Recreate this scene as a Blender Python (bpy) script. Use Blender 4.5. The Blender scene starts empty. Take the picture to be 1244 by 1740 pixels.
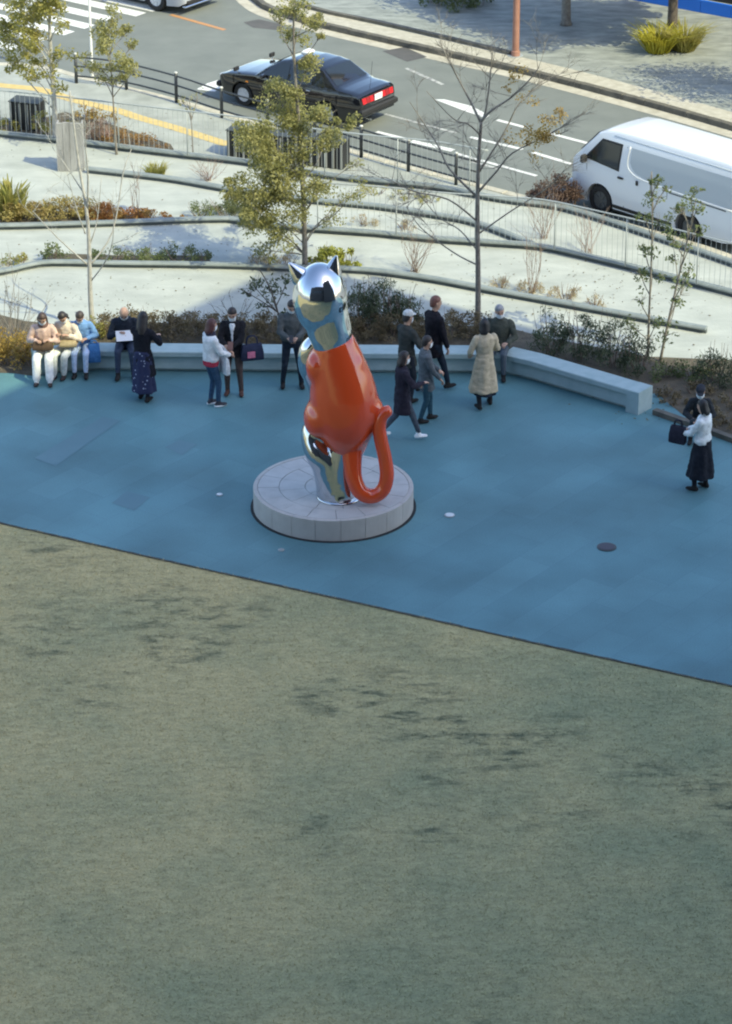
import bpy, bmesh, math, random
import numpy as np
from mathutils import Vector, Matrix, noise as mnoise
random.seed(7); RNG = np.random.default_rng(7)
R = math.radians
C = bpy.context.scene.collection
scene = bpy.context.scene

# ------------------------------------------------------------------ camera, sky, sun, exposure
CAM_H, PITCH, FPX = 21.3, R(25.5), 5200.0
cam = bpy.data.cameras.new('camera'); camo = bpy.data.objects.new('camera', cam); C.objects.link(camo)
camo.location = (0, 0, CAM_H); camo.rotation_euler = (R(90) - PITCH, 0, 0)
cam.sensor_fit = 'VERTICAL'; cam.sensor_height = 36; cam.lens = FPX / 1740 * 36
cam.clip_start = .5; cam.clip_end = 3000
scene.camera = camo
SH = Vector((-.77, .64)).normalized()          # the way shadows fall
EL = R(45)
world = bpy.data.worlds.new('World'); scene.world = world; world.use_nodes = True
wn = world.node_tree.nodes; sky = wn.new('ShaderNodeTexSky'); sky.sky_type = 'NISHITA'; sky.sun_disc = False
sky.sun_elevation = EL; sky.sun_rotation = math.atan2(-SH.x, -SH.y); sky.dust_density = 1.2; sky.ozone_density = 1.2; sky.air_density = 1.0
world.node_tree.links.new(sky.outputs[0], wn['Background'].inputs[0]); wn['Background'].inputs[1].default_value = .15
sun = bpy.data.lights.new('sun', 'SUN'); suno = bpy.data.objects.new('sun', sun); C.objects.link(suno)
sun.energy = 2.0; sun.angle = R(.3); sun.color = (1, .95, .62)
suno.location = (30, -30, 60)
suno.rotation_euler = Vector((SH.x * math.cos(EL), SH.y * math.cos(EL), -math.sin(EL))).to_track_quat('-Z', 'Y').to_euler()
vs = scene.view_settings; vs.view_transform = 'Standard'; vs.look = 'None'; vs.gamma = 1; vs.use_curve_mapping = False
vs.exposure = 1.27; scene.cycles.filter_width = 2.1; scene.cycles.pixel_filter_type = 'BLACKMAN_HARRIS'

# ------------------------------------------------------------------ helpers
def G(px, py, z=0.0):
    """ground point (at height z) seen at a pixel of the 1244x1740 photograph"""
    u = (px - 622) / FPX; v = (870 - py) / FPX
    d = Vector((u, math.cos(PITCH) + v * math.sin(PITCH), -math.sin(PITCH) + v * math.cos(PITCH)))
    t = (z - CAM_H) / d.z
    return Vector((d.x * t, d.y * t, z))
def GL(l, z=0.0): return [G(x, y, z) for x, y in l]

MATS = {}
def mat(name, col, rough=.8, metal=0.0, col2=None, scale=6.0, detail=6, bump=0.0, bscale=None, contrast=(.35, .65), coat=0.0, stretch=None, spec=.5, transl=0.0, coords='POS'):
    if name in MATS: return MATS[name]
    m = bpy.data.materials.new(name); m.use_nodes = True; MATS[name] = m
    nt = m.node_tree; N = nt.nodes; L = nt.links; b = N['Principled BSDF']
    b.inputs['Base Color'].default_value = (*col, 1); b.inputs['Roughness'].default_value = rough; b.inputs['Metallic'].default_value = metal
    b.inputs['Specular IOR Level'].default_value = spec; b.inputs['Coat Weight'].default_value = coat; b.inputs['Coat Roughness'].default_value = .04
    src = None
    if col2 is not None or bump:
        if coords == 'POS': src = N.new('ShaderNodeNewGeometry').outputs['Position']
        else: src = N.new('ShaderNodeTexCoord').outputs['Object']
        if stretch:
            mp = N.new('ShaderNodeMapping'); mp.inputs['Scale'].default_value = stretch; L.new(src, mp.inputs[0]); src = mp.outputs[0]
    if col2 is not None:
        n = N.new('ShaderNodeTexNoise'); n.inputs['Scale'].default_value = scale; n.inputs['Detail'].default_value = detail; n.inputs['Roughness'].default_value = .6
        L.new(src, n.inputs['Vector'])
        r = N.new('ShaderNodeValToRGB'); r.color_ramp.elements[0].position = contrast[0]; r.color_ramp.elements[1].position = contrast[1]
        r.color_ramp.elements[0].color = (*col, 1); r.color_ramp.elements[1].color = (*col2, 1)
        L.new(n.outputs['Fac'], r.inputs[0]); L.new(r.outputs[0], b.inputs['Base Color'])
        out = r.outputs[0]
    else: out = None
    if bump:
        n2 = N.new('ShaderNodeTexNoise'); n2.inputs['Scale'].default_value = bscale or scale * 6; n2.inputs['Detail'].default_value = 4
        L.new(src, n2.inputs['Vector'])
        bp = N.new('ShaderNodeBump'); bp.inputs['Strength'].default_value = bump; bp.inputs['Distance'].default_value = .02
        L.new(n2.outputs['Fac'], bp.inputs['Height']); L.new(bp.outputs[0], b.inputs['Normal'])
    if transl:
        t = N.new('ShaderNodeBsdfTranslucent'); t.inputs[0].default_value = (*col, 1)
        if out: L.new(out, t.inputs[0])
        mx = N.new('ShaderNodeMixShader'); mx.inputs[0].default_value = transl
        L.new(b.outputs[0], mx.inputs[1]); L.new(t.outputs[0], mx.inputs[2]); L.new(mx.outputs[0], N['Material Output'].inputs[0])
    return m
def leafmat(name, c1, c2, transl=.3): return mat(name, c1, .6, 0, c2, 3.5, 3, transl=transl, contrast=(.38, .62), spec=.3)

class MB:
    def __init__(s): s.v = []; s.f = []; s.m = []; s.cur = 0
    def add(s, vs, fs):
        o = len(s.v); s.v += [tuple(p) for p in vs]; s.f += [tuple(i + o for i in f) for f in fs]; s.m += [s.cur] * len(fs); return s
    def box(s, c, size, rz=0.0, b=0.0):
        hx, hy, hz = size[0] / 2, size[1] / 2, size[2] / 2
        cs, sn = math.cos(rz), math.sin(rz)
        if b <= 0:
            P = [(sx * hx, sy * hy, sz * hz) for sz in (-1, 1) for sx, sy in ((-1, -1), (1, -1), (1, 1), (-1, 1))]
            F = [(3, 2, 1, 0), (4, 5, 6, 7), (0, 1, 5, 4), (1, 2, 6, 5), (2, 3, 7, 6), (3, 0, 4, 7)]
        else:
            P = []; F = []
            for z, i in ((-hz, b), (-hz + b, 0), (hz - b, 0), (hz, b)):
                P += [(-hx + i, -hy + i, z), (hx - i, -hy + i, z), (hx - i, hy - i, z), (-hx + i, hy - i, z)]
            for k in range(3):
                for j in range(4): F.append((k * 4 + j, k * 4 + (j + 1) % 4, k * 4 + 4 + (j + 1) % 4, k * 4 + 4 + j))
            F += [(3, 2, 1, 0), (12, 13, 14, 15)]
        return s.add([(c[0] + x * cs - y * sn, c[1] + x * sn + y * cs, c[2] + z) for x, y, z in P], F)
    def tube(s, pts, rad, n=6, cap=True):
        pts = [Vector(p) for p in pts]
        if not hasattr(rad, '__len__'): rad = [rad] * len(pts)
        V = []; F = []; u = None
        for i, p in enumerate(pts):
            t = (pts[min(i + 1, len(pts) - 1)] - pts[max(i - 1, 0)])
            t = t.normalized() if t.length > 1e-9 else Vector((0, 0, 1))
            if u is None: u = t.orthogonal().normalized()
            else:
                u = u - t * u.dot(t); u = u.normalized() if u.length > 1e-6 else t.orthogonal().normalized()
            w = t.cross(u)
            for k in range(n):
                a = 2 * math.pi * k / n; V.append(p + (u * math.cos(a) + w * math.sin(a)) * rad[i])
        for i in range(len(pts) - 1):
            for k in range(n): F.append((i * n + k, i * n + (k + 1) % n, (i + 1) * n + (k + 1) % n, (i + 1) * n + k))
        if cap: F += [tuple(range(n - 1, -1, -1)), tuple(range((len(pts) - 1) * n, len(pts) * n))]
        return s.add(V, F)
    def rings(s, rings, cap=True):
        n = len(rings[0]); V = [p for r in rings for p in r]; F = []
        for i in range(len(rings) - 1):
            for k in range(n): F.append((i * n + k, i * n + (k + 1) % n, (i + 1) * n + (k + 1) % n, (i + 1) * n + k))
        if cap: F += [tuple(range(n - 1, -1, -1)), tuple(range((len(rings) - 1) * n, len(rings) * n))]
        return s.add(V, F)
    def lathe(s, prof, n=24, c=(0, 0, 0), axis='z', cap=True):
        rs = []
        for r, h in prof:
            ring = []
            for k in range(n):
                a = 2 * math.pi * k / n
                q = (r * math.cos(a), r * math.sin(a), h) if axis == 'z' else (r * math.cos(a), h, r * math.sin(a))
                ring.append((c[0] + q[0], c[1] + q[1], c[2] + q[2]))
            rs.append(ring)
        return s.rings(rs, cap)
    def sweep(s, pts, prof, cap=True):
        """profile (offset to the right of travel, height) along a plan polyline, mitred"""
        P = [Vector((p[0], p[1])) for p in pts]; rs = []
        for i, p in enumerate(P):
            a = (P[i] - P[i - 1]).normalized() if i > 0 else None
            b = (P[i + 1] - P[i]).normalized() if i < len(P) - 1 else None
            if a is None: a = b
            if b is None: b = a
            na, nb = Vector((a.y, -a.x)), Vector((b.y, -b.x)); m = (na + nb).normalized(); k = 1 / max(.35, m.dot(na))
            z0 = pts[i][2] if len(pts[i]) > 2 else 0
            rs.append([(p.x + m.x * o * k, p.y + m.y * o * k, z0 + h) for o, h in prof])
        return s.rings(rs, cap)
    def build(s, name, mats, parent=None, smooth=False, origin=None, angle=None):
        if origin is not None: s.v = [(p[0] - origin[0], p[1] - origin[1], p[2] - origin[2]) for p in s.v]
        me = bpy.data.meshes.new(name); me.from_pydata(s.v, [], s.f)
        if not isinstance(mats, (list, tuple)): mats = [mats]
        for m in mats: me.materials.append(m)
        if len(mats) > 1: me.polygons.foreach_set('material_index', s.m)
        bm = bmesh.new(); bm.from_mesh(me); bmesh.ops.recalc_face_normals(bm, faces=bm.faces); bm.to_mesh(me); bm.free()
        if smooth: me.polygons.foreach_set('use_smooth', [True] * len(me.polygons))
        if angle: me.set_sharp_from_angle(angle=R(angle))
        o = bpy.data.objects.new(name, me); C.objects.link(o)
        if parent is not None: o.parent = parent
        if origin is not None: o.location = origin
        return o
def tag(o, label=None, cat=None, group=None, kind=None):
    if label: o['label'] = label
    if cat: o['category'] = cat
    if group: o['group'] = group
    if kind: o['kind'] = kind
    return o
def thing(name, label, cat, loc=(0, 0, 0), rz=0.0, group=None):
    o = bpy.data.objects.new(name, None); C.objects.link(o); o.location = loc; o.rotation_euler = (0, 0, rz)
    o.empty_display_size = .2
    return tag(o, label, cat, group)
def dup(o, parent=None):
    c = o.copy(); C.objects.link(c)
    if parent is not None: c.parent = parent
    return c
def flat(name, pts, z, m, kind='structure'):
    me = bpy.data.meshes.new(name); me.from_pydata([(p[0], p[1], z) for p in pts], [], [tuple(range(len(pts)))]); me.materials.append(m)
    if me.polygons[0].normal.z < 0: me.flip_normals()
    o = bpy.data.objects.new(name, me); C.objects.link(o)
    if kind: o['kind'] = kind
    return o
def resample(pts, step):
    pts = [Vector(p) for p in pts]; out = [pts[0].copy()]; rest = step
    for a, b in zip(pts, pts[1:]):
        d = (b - a).length; pos = rest
        while pos <= d: out.append(a + (b - a) * (pos / d)); pos += step
        rest = pos - d
    return out
def smoothline(pts, k=4):
    """Catmull-Rom through the points"""
    P = [Vector(p) for p in pts]; out = []
    for i in range(len(P) - 1):
        a, b, c, d = P[max(i - 1, 0)], P[i], P[i + 1], P[min(i + 2, len(P) - 1)]
        for j in range(k):
            t = j / k
            out.append(.5 * ((2 * b) + (c - a) * t + (2 * a - 5 * b + 4 * c - d) * t * t + (3 * b - a - 3 * c + d) * t ** 3))
    return out + [P[-1]]
def remesh(mb, voxel, it=3, fac=.5):
    me = bpy.data.meshes.new('tmp'); me.from_pydata(mb.v, [], mb.f)
    bm = bmesh.new(); bm.from_mesh(me); bmesh.ops.recalc_face_normals(bm, faces=bm.faces); bm.to_mesh(me); bm.free()
    o = bpy.data.objects.new('tmp', me); C.objects.link(o)
    r = o.modifiers.new('r', 'REMESH'); r.mode = 'VOXEL'; r.voxel_size = voxel
    if it: q = o.modifiers.new('s', 'SMOOTH'); q.iterations = it; q.factor = fac
    dg = bpy.context.evaluated_depsgraph_get(); dg.update()
    nm = bpy.data.meshes.new_from_object(o.evaluated_get(dg)); bpy.data.objects.remove(o); bpy.data.meshes.remove(me)
    nm.materials.clear(); nm.polygons.foreach_set('use_smooth', [True] * len(nm.polygons))
    return nm
def linkmesh(name, me, mats, parent=None):
    me.name = name
    for m in (mats if isinstance(mats, (list, tuple)) else [mats]): me.materials.append(m)
    o = bpy.data.objects.new(name, me); C.objects.link(o)
    if parent is not None: o.parent = parent
    return o
def ring(c, u, v, ru, rv, n=16, fold=0.0, k=7, ph=0.0):
    out = []
    for i in range(n):
        a = 2 * math.pi * i / n; f = 1 + fold * math.sin(k * a + ph)
        out.append(c + u * (ru * f * math.cos(a)) + v * (rv * f * math.sin(a)))
    return out
X3, Y3, Z3 = Vector((1, 0, 0)), Vector((0, 1, 0)), Vector((0, 0, 1))

# ------------------------------------------------------------------ materials of the setting
M_ground = mat('dull concrete ground', (.26, .26, .24), .9, 0, (.34, .33, .30), .5)
M_asphalt = mat('asphalt', (.150, .165, .150), .9, 0, (.19, .205, .185), 1.2, 8, bump=.25, bscale=60, contrast=(.3, .7))
M_paint = mat('road paint', (.72, .72, .68), .7, 0, (.5, .5, .47), 9, 6, contrast=(.5, .75))
M_paint_worn = mat('worn road paint', (.5, .5, .46), .7, 0, (.2, .2, .19), 12, 6, contrast=(.42, .62))
M_orange = mat('orange road paint', (.50, .24, .09), .7, 0, (.36, .22, .12), 10, 6, contrast=(.45, .7))
M_patch = mat('asphalt patch', (.085, .085, .082), .9, 0, (.11, .105, .10), 4)
M_kerbcream = mat('cream kerb concrete', (.40, .37, .29), .85, 0, (.52, .49, .40), 5, 6, bump=.15)
M_kerbdark = mat('dark kerb stone', (.09, .085, .07), .85, 0, (.15, .14, .11), 5, 6)  # kerb stone in two dark mottled tones
M_pave = mat('pavement blocks', (.17, .185, .17), .85, 0, (.35, .37, .335), 2.6, 10, bump=.3, bscale=22, contrast=(.3, .68), stretch=(.6, 1.4, 1))  # paving mottle, with streaky tree shade put into its contrast
M_terrace = mat('pale terrace concrete', (.33, .35, .315), .85, 0, (.46, .48, .43), 1.3, 12, bump=.3, bscale=18, contrast=(.28, .66), stretch=(.7, 1.3, 1))
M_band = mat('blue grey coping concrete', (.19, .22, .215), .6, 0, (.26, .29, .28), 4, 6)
M_upst = mat('dark shaded upstand', (.08, .095, .095), .8, 0, (.13, .145, .14), 5)  # shade below the coping painted in as a dark face
M_soil = mat('planting soil', (.07, .06, .042), .95, 0, (.13, .11, .075), 5, 7, bump=.6, bscale=40)
M_tactile = mat('yellow tactile paving', (.52, .38, .13), .8, 0, (.60, .46, .20), 5)
M_bench = mat('bench concrete', (.29, .395, .40), .6, 0, (.35, .45, .455), 5, 6, bump=.08)
M_steel = mat('galvanised steel', (.40, .43, .42), .5, .2)
M_darksteel = mat('dark painted steel', (.055, .06, .06), .45, .2)
M_black = mat('black cladding', (.03, .03, .035), .7)

def plaza_material():
    m = bpy.data.materials.new('plaza stone'); m.use_nodes = True; nt = m.node_tree; N = nt.nodes; L = nt.links; b = N['Principled BSDF']
    g = N.new('ShaderNodeNewGeometry'); mp = N.new('ShaderNodeMapping'); mp.inputs['Rotation'].default_value = (0, 0, R(-52)); L.new(g.outputs['Position'], mp.inputs[0])
    br = N.new('ShaderNodeTexBrick'); br.inputs['Scale'].default_value = 1; br.inputs['Brick Width'].default_value = 1.2; br.inputs['Row Height'].default_value = .6
    br.inputs['Mortar Size'].default_value = .004; br.inputs['Color1'].default_value = (.092, .208, .230, 1); br.inputs['Color2'].default_value = (.108, .236, .258, 1); br.inputs['Mortar'].default_value = (.085, .18, .215, 1)
    L.new(mp.outputs[0], br.inputs['Vector'])
    n = N.new('ShaderNodeTexNoise'); n.inputs['Scale'].default_value = .55; n.inputs['Detail'].default_value = 7; L.new(g.outputs['Position'], n.inputs['Vector'])
    mr = N.new('ShaderNodeMapRange'); mr.inputs['From Min'].default_value = .3; mr.inputs['From Max'].default_value = .7; mr.inputs['To Min'].default_value = .76; mr.inputs['To Max'].default_value = 1.2; L.new(n.outputs['Fac'], mr.inputs[0])
    mx = N.new('ShaderNodeMix'); mx.data_type = 'RGBA'; mx.blend_type = 'MULTIPLY'; mx.inputs[0].default_value = 1; L.new(br.outputs['Color'], mx.inputs[6]); L.new(mr.outputs[0], mx.inputs[7])
    n3 = N.new('ShaderNodeTexNoise'); n3.inputs['Scale'].default_value = 45; n3.inputs['Detail'].default_value = 3; L.new(g.outputs['Position'], n3.inputs['Vector'])
    mr3 = N.new('ShaderNodeMapRange'); mr3.inputs['To Min'].default_value = .72; mr3.inputs['To Max'].default_value = 1.28; L.new(n3.outputs['Fac'], mr3.inputs[0])
    mx3 = N.new('ShaderNodeMix'); mx3.data_type = 'RGBA'; mx3.blend_type = 'MULTIPLY'; mx3.inputs[0].default_value = 1; L.new(mx.outputs[2], mx3.inputs[6]); L.new(mr3.outputs[0], mx3.inputs[7])
    L.new(mx3.outputs[2], b.inputs['Base Color']); b.inputs['Roughness'].default_value = .55; b.inputs['Specular IOR Level'].default_value = .4
    return m
M_plaza = plaza_material()

def lawn_material(name, k=1.0):
    m = bpy.data.materials.new(name); m.use_nodes = True; nt = m.node_tree; N = nt.nodes; L = nt.links; b = N['Principled BSDF']
    g = N.new('ShaderNodeNewGeometry')
    def noise(sc, det, rough=.6, st=None):
        n = N.new('ShaderNodeTexNoise'); n.inputs['Scale'].default_value = sc; n.inputs['Detail'].default_value = det; n.inputs['Roughness'].default_value = rough
        if st:
            mp = N.new('ShaderNodeMapping'); mp.inputs['Scale'].default_value = st; mp.inputs['Rotation'].default_value = (0, 0, R(-6)); L.new(g.outputs['Position'], mp.inputs[0]); L.new(mp.outputs[0], n.inputs['Vector'])
        else: L.new(g.outputs['Position'], n.inputs['Vector'])
        return n.outputs['Fac']
    def ramp(f, p, c):
        r = N.new('ShaderNodeValToRGB'); e = r.color_ramp.elements
        e[0].position, e[1].position = p; e[0].color = (*c[0], 1); e[1].color = (*c[1], 1); L.new(f, r.inputs[0]); return r.outputs[0]
    def math_(op, a_, b_):
        q = N.new('ShaderNodeMath'); q.operation = op
        for k_, x in enumerate((a_, b_)):
            if isinstance(x, (int, float)): q.inputs[k_].default_value = x
            else: L.new(x, q.inputs[k_])
        return q.outputs[0]
    sep = N.new('ShaderNodeSeparateXYZ'); L.new(g.outputs['Position'], sep.inputs[0]); X_, Y_ = sep.outputs[0], sep.outputs[1]
    # tan and green turf patches, with shade deepening right and forward painted into the colour; a worn trodden band runs across it
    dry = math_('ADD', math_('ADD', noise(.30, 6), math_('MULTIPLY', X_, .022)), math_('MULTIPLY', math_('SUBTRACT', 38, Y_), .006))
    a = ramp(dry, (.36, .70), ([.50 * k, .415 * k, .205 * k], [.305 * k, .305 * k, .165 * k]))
    d = ramp(noise(3.2, 9, .72, (.5, 1.15, 1)), (.48, .63), ((1, 1, 1), (.30, .36, .40)))
    pA, pB = G(330, 1115), G(1244, 1370); dv = (pB - pA).normalized(); nx_, ny_ = -dv.y, dv.x
    dist = math_('ABSOLUTE', math_('SUBTRACT', math_('ADD', math_('MULTIPLY', X_, nx_), math_('MULTIPLY', Y_, ny_)), pA.x * nx_ + pA.y * ny_), 0)
    band = math_('MAXIMUM', math_('SUBTRACT', .165, math_('MULTIPLY', dist, .08)), -.06)
    e = ramp(math_('ADD', noise(.45, 5), band), (.52, .68), ((.05, .05, .05), (1, 1, 1)))
    f0 = ramp(noise(9, 7, .75, (.45, 1.0, 1)), (.28, .72), ((.74, .75, .76), (1.2, 1.2, 1.2)))
    f1 = ramp(noise(40, 4, .7), (.25, .75), ((.70, .70, .70), (1.25, 1.25, 1.25)))
    mf = N.new('ShaderNodeMix'); mf.data_type = 'RGBA'; mf.blend_type = 'MULTIPLY'; mf.inputs[0].default_value = 1; L.new(f0, mf.inputs[6]); L.new(f1, mf.inputs[7]); f = mf.outputs[2]
    mx = N.new('ShaderNodeMix'); mx.data_type = 'RGBA'; mx.blend_type = 'MULTIPLY'; L.new(e, mx.inputs[0]); L.new(a, mx.inputs[6]); L.new(d, mx.inputs[7])
    mx2 = N.new('ShaderNodeMix'); mx2.data_type = 'RGBA'; mx2.blend_type = 'MULTIPLY'; mx2.inputs[0].default_value = 1; L.new(mx.outputs[2], mx2.inputs[6]); L.new(f, mx2.inputs[7])
    L.new(mx2.outputs[2], b.inputs['Base Color']); b.inputs['Roughness'].default_value = .9; b.inputs['Specular IOR Level'].default_value = .15
    return m
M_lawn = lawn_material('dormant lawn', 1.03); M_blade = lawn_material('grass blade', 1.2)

# ------------------------------------------------------------------ ground sheets
flat('ground', [(-400, -300), (400, -300), (400, 500), (-400, 500)], -.16, M_ground)
K_NEAR = GL([(-260, 150), (-120, 118), (0, 106), (60, 110), (100, 117), (148, 131), (200, 143), (290, 165), (400, 196), (500, 226), (592, 252), (690, 280), (790, 306), (900, 334), (1020, 366), (1178, 411), (1244, 433), (1400, 490), (1600, 570)])
K_FAR = GL([(340, -160), (385, -60), (430, -4), (470, 18), (530, 36), (600, 53), (750, 87), (900, 121), (1070, 165), (1244, 214), (1450, 278), (1700, 360)])
flat('road', [(-60, 62), *[(p.x, p.y) for p in K_NEAR], *[(p.x, p.y) for p in reversed(K_FAR)], (0, 160), (-60, 160)], -.12, M_asphalt)
def kerb_line(name, pts, width, z0, z1, m, side, step, m2=None):
    """a structure whose stones are parts"""
    root = bpy.data.objects.new(name, None); C.objects.link(root); root['kind'] = 'structure'
    st = resample(smoothline(pts, 3), step)
    for a, b in zip(st, st[1:]):
        d = (b - a).normalized(); n = Vector((d.y, -d.x, 0)) * side; c = (a + b) / 2 + n * width / 2
        mb = MB(); mb.box((0, 0, 0), ((b - a).length - .012, width + random.uniform(-.006, .006), z1 - z0), 0, .012)
        o = mb.build('kerb_stone', m, root); o.location = (c.x, c.y, (z0 + z1) / 2 + random.uniform(-.004, .004)); o.rotation_euler = (0, 0, math.atan2(d.y, d.x))
kerb_line('near_kerb', K_NEAR, .2, -.2, .012, M_kerbcream, 1, .62)
kerb_line('far_kerb', K_FAR, .16, -.2, .015, M_kerbdark, -1, .62)
def strip(name, pts, o0, o1, z, m):
    mb = MB(); P = smoothline(pts, 3); rs = []
    V = []; F = []
    for i, p in enumerate(P):
        a = P[max(i - 1, 0)]; b = P[min(i + 1, len(P) - 1)]; d = (b - a).normalized(); n = Vector((d.y, -d.x, 0))
        V += [(p.x + n.x * o0, p.y + n.y * o0, z), (p.x + n.x * o1, p.y + n.y * o1, z)]
        if i: F.append((2 * i - 2, 2 * i - 1, 2 * i + 1, 2 * i))
    mb.add(V, F); o = mb.build(name, m); o['kind'] = 'structure'; return o
strip('road_gutter', K_FAR, 0, .36, -.116, M_kerbcream)
# far pavement with a pale kerb-top strip and a second dark edging
strip('kerb_top', K_FAR, -.165, -.75, .006, M_kerbcream)
flat('far_pavement', [(p.x + .3, p.y + .42) for p in smoothline(K_FAR, 3)] + [(60, 60), (60, 160), (0, 160)], .002, M_pave)
edge = GL([(500, 8), (560, 24), (640, 40), (760, 67), (868, 93)])
mb = MB(); mb.sweep(edge, [(-.06, 0), (-.06, .08), (.06, .08), (.06, 0)])
tag(mb.build('edging_strip', M_kerbdark), 'dark low edging strip along the far pavement left of the red pole', 'edging')

# near pavement and the pale terrace
near_pts = [(p.x - .14, p.y - .14) for p in smoothline(K_NEAR, 3)]
flat('terrace_paving', [(-60, 62)] + near_pts + [(40, 38), (40, 48.0), (7.6, 48.2), (5.1, 50.3), (2.6, 52.4), (-5.4, 52.4), (-6.6, 51.2), (-60, 51.2)], -.004, M_terrace)
B4 = smoothline(GL([(-200, 205), (0, 230), (100, 241), (300, 264), (420, 278), (540, 298), (640, 310), (740, 320), (824, 336), (880, 345), (960, 356), (1080, 393), (1244, 449), (1400, 505)]), 3)
pv = [(p.x, p.y) for p in B4]
flat('near_pavement', [(-60, 64)] + [(p[0] - .02, p[1] - .02) for p in near_pts] + pv[::-1], .001, mat('near pavement concrete', (.27, .285, .25), .85, 0, (.40, .415, .37), 1.3, 8, bump=.12, bscale=30))
strip('tactile_strip', GL([(-120, 128), (0, 145), (67, 152), (125, 170), (200, 188), (236, 200), (300, 218), (388, 246)]), -.15, .15, .005, M_tactile)

# plaza and lawn
LAWN = GL([(-300, 821), (0, 888), (250, 945), (622, 1027), (900, 1090), (1244, 1165), (1600, 1246)])
plaza_far = [(40, 44), (7.6, 49.2), (4.4, 50.0), (2.8, 52.0), (-5.3, 52.1), (-6.1, 51.4), (-6.6, 50.95), (-7.6, 50.9), (-30, 50.9)]
flat('plaza_pavement', [(p.x, p.y) for p in LAWN] + [(40, 25)] + plaza_far, 0, M_plaza)
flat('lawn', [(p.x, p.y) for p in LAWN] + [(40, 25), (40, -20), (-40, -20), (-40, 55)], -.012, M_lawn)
edge_ = resample(LAWN, .12); mb = MB(); V = []; F = []
for k, p in enumerate(edge_):
    V += [(p.x, p.y - .03, .003), (p.x, p.y + random.uniform(.004, .03), .003)]
    if k: F.append((2 * k - 2, 2 * k, 2 * k + 1, 2 * k - 1))
mb.add(V, F); e_ = mb.build('soil_edge', mat('dark soil edge', (.045, .05, .045), .95, 0, (.10, .10, .08), 9)); e_['kind'] = 'structure'
def grass():
    n = 260000
    y = RNG.uniform(29.5, 45.5, n); x = RNG.uniform(-7.2, 7.2, n)
    # keep what lies on the lawn side of the edge
    ex = np.array([p.x for p in LAWN]); ey = np.array([p.y for p in LAWN]); lim = np.interp(x, ex, ey) + .02 * np.sin(x * 9) * np.sin(x * 23.7) - .015 + RNG.uniform(-.03, .03, n)
    # ragged border
    k = y < lim; x, y = x[k], y[k]; n = len(x)
    a = RNG.uniform(0, 2 * np.pi, n); h = RNG.uniform(.010, .030, n); w = RNG.uniform(.003, .0065, n); le = RNG.uniform(.015, .055, n); b = a + RNG.uniform(-1.2, 1.2, n)
    V = np.zeros((n, 3, 3))
    z0 = np.where(y > np.interp(x, ex, ey) - .03, .0, -.012)
    V[:, 0] = np.stack([x - w * np.sin(a), y + w * np.cos(a), np.zeros(n) + z0], 1)
    V[:, 1] = np.stack([x + w * np.sin(a), y - w * np.cos(a), np.zeros(n) + z0], 1)
    V[:, 2] = np.stack([x + le * np.cos(b), y + le * np.sin(b), z0 + h], 1)
    return V.reshape(-1, 3), 3
def soup(name, V, per, m, parent=None, loc=None):
    """many separate small polygons with `per` corners each as one mesh"""
    n = len(V); me = bpy.data.meshes.new(name); me.vertices.add(n); me.vertices.foreach_set('co', np.ascontiguousarray(V, dtype=np.float32).ravel())
    me.loops.add(n); me.loops.foreach_set('vertex_index', np.arange(n, dtype=np.int32))
    f = n // per; me.polygons.add(f); me.polygons.foreach_set('loop_start', np.arange(f, dtype=np.int32) * per)
    me.update(calc_edges=True); me.validate(); me.materials.append(m)
    o = bpy.data.objects.new(name, me); C.objects.link(o)
    if parent is not None: o.parent = parent
    if loc is not None: o.location = loc
    return o
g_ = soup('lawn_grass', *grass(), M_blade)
tag(g_, 'short dormant olive grass of the lawn in the foreground', 'grass', kind='stuff')

# planting beds (soil)
def bed(pts): return flat('planting_bed', [(p.x, p.y) for p in GL(pts)], .004, M_soil)
bed([(-60, 500), (-60, 634), (20, 634), (62, 640), (110, 622), (165, 612), (170, 606), (855, 606), (1090, 672), (1115, 668), (1160, 705), (1244, 745), (1330, 770), (1330, 650), (1244, 612), (1100, 606), (930, 574), (860, 556), (560, 549), (300, 549), (100, 552), (40, 545), (0, 535)])
bed([(66, 448), (80, 430), (200, 434), (352, 434), (362, 450), (200, 450)])
bed([(-40, 381), (-40, 362), (60, 360), (160, 362), (230, 365), (290, 376), (200, 380)])

bed([(0, 226), (0, 205), (60, 205), (110, 190), (200, 215), (290, 245), (300, 262), (150, 245)])


# ------------------------------------------------------------------ road markings
def dash(name, a, b, w, m, z=-.1155):
    a, b = G(*a, -.12), G(*b, -.12); d = (b - a).normalized(); n = Vector((-d.y, d.x, 0)) * w / 2
    return flat(name, [a + n, a - n, b - n, b + n], z, m)
for k, (ex, ey) in enumerate([(268, 17), (240, 25), (188, 33), (153, 46), (118, 57), (74, 69), (27, 82), (-20, 92), (-70, 104)]):
    e0 = G(ex, ey, -.12); d = Vector((-.80, .60, 0)); n = Vector((.60, .80, 0)) * .2
    L_ = (3.6 if k < 6 else 2.6)
    flat('crossing_stripe', [e0 + n, e0 - n, e0 + d * L_ - n, e0 + d * L_ + n], -.1155, M_paint)
    e1 = e0 + d * (L_ + .8) + Vector((.6, .8, 0)) * .3
    flat('crossing_stripe', [e1 + n, e1 - n, e1 + d * 1.6 - n, e1 + d * 1.6 + n], -.1155, M_paint)
dash('centre_line', (290, 25), (382, 51), .13, M_orange)
dash('centre_line', (690, 116), (753, 144), .10, M_paint_worn)
flat('lane_wedge', GL([(738, 169), (755, 169), (800, 180), (832, 196), (826, 201), (790, 189)], -.12), -.1155, M_paint)
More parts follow.
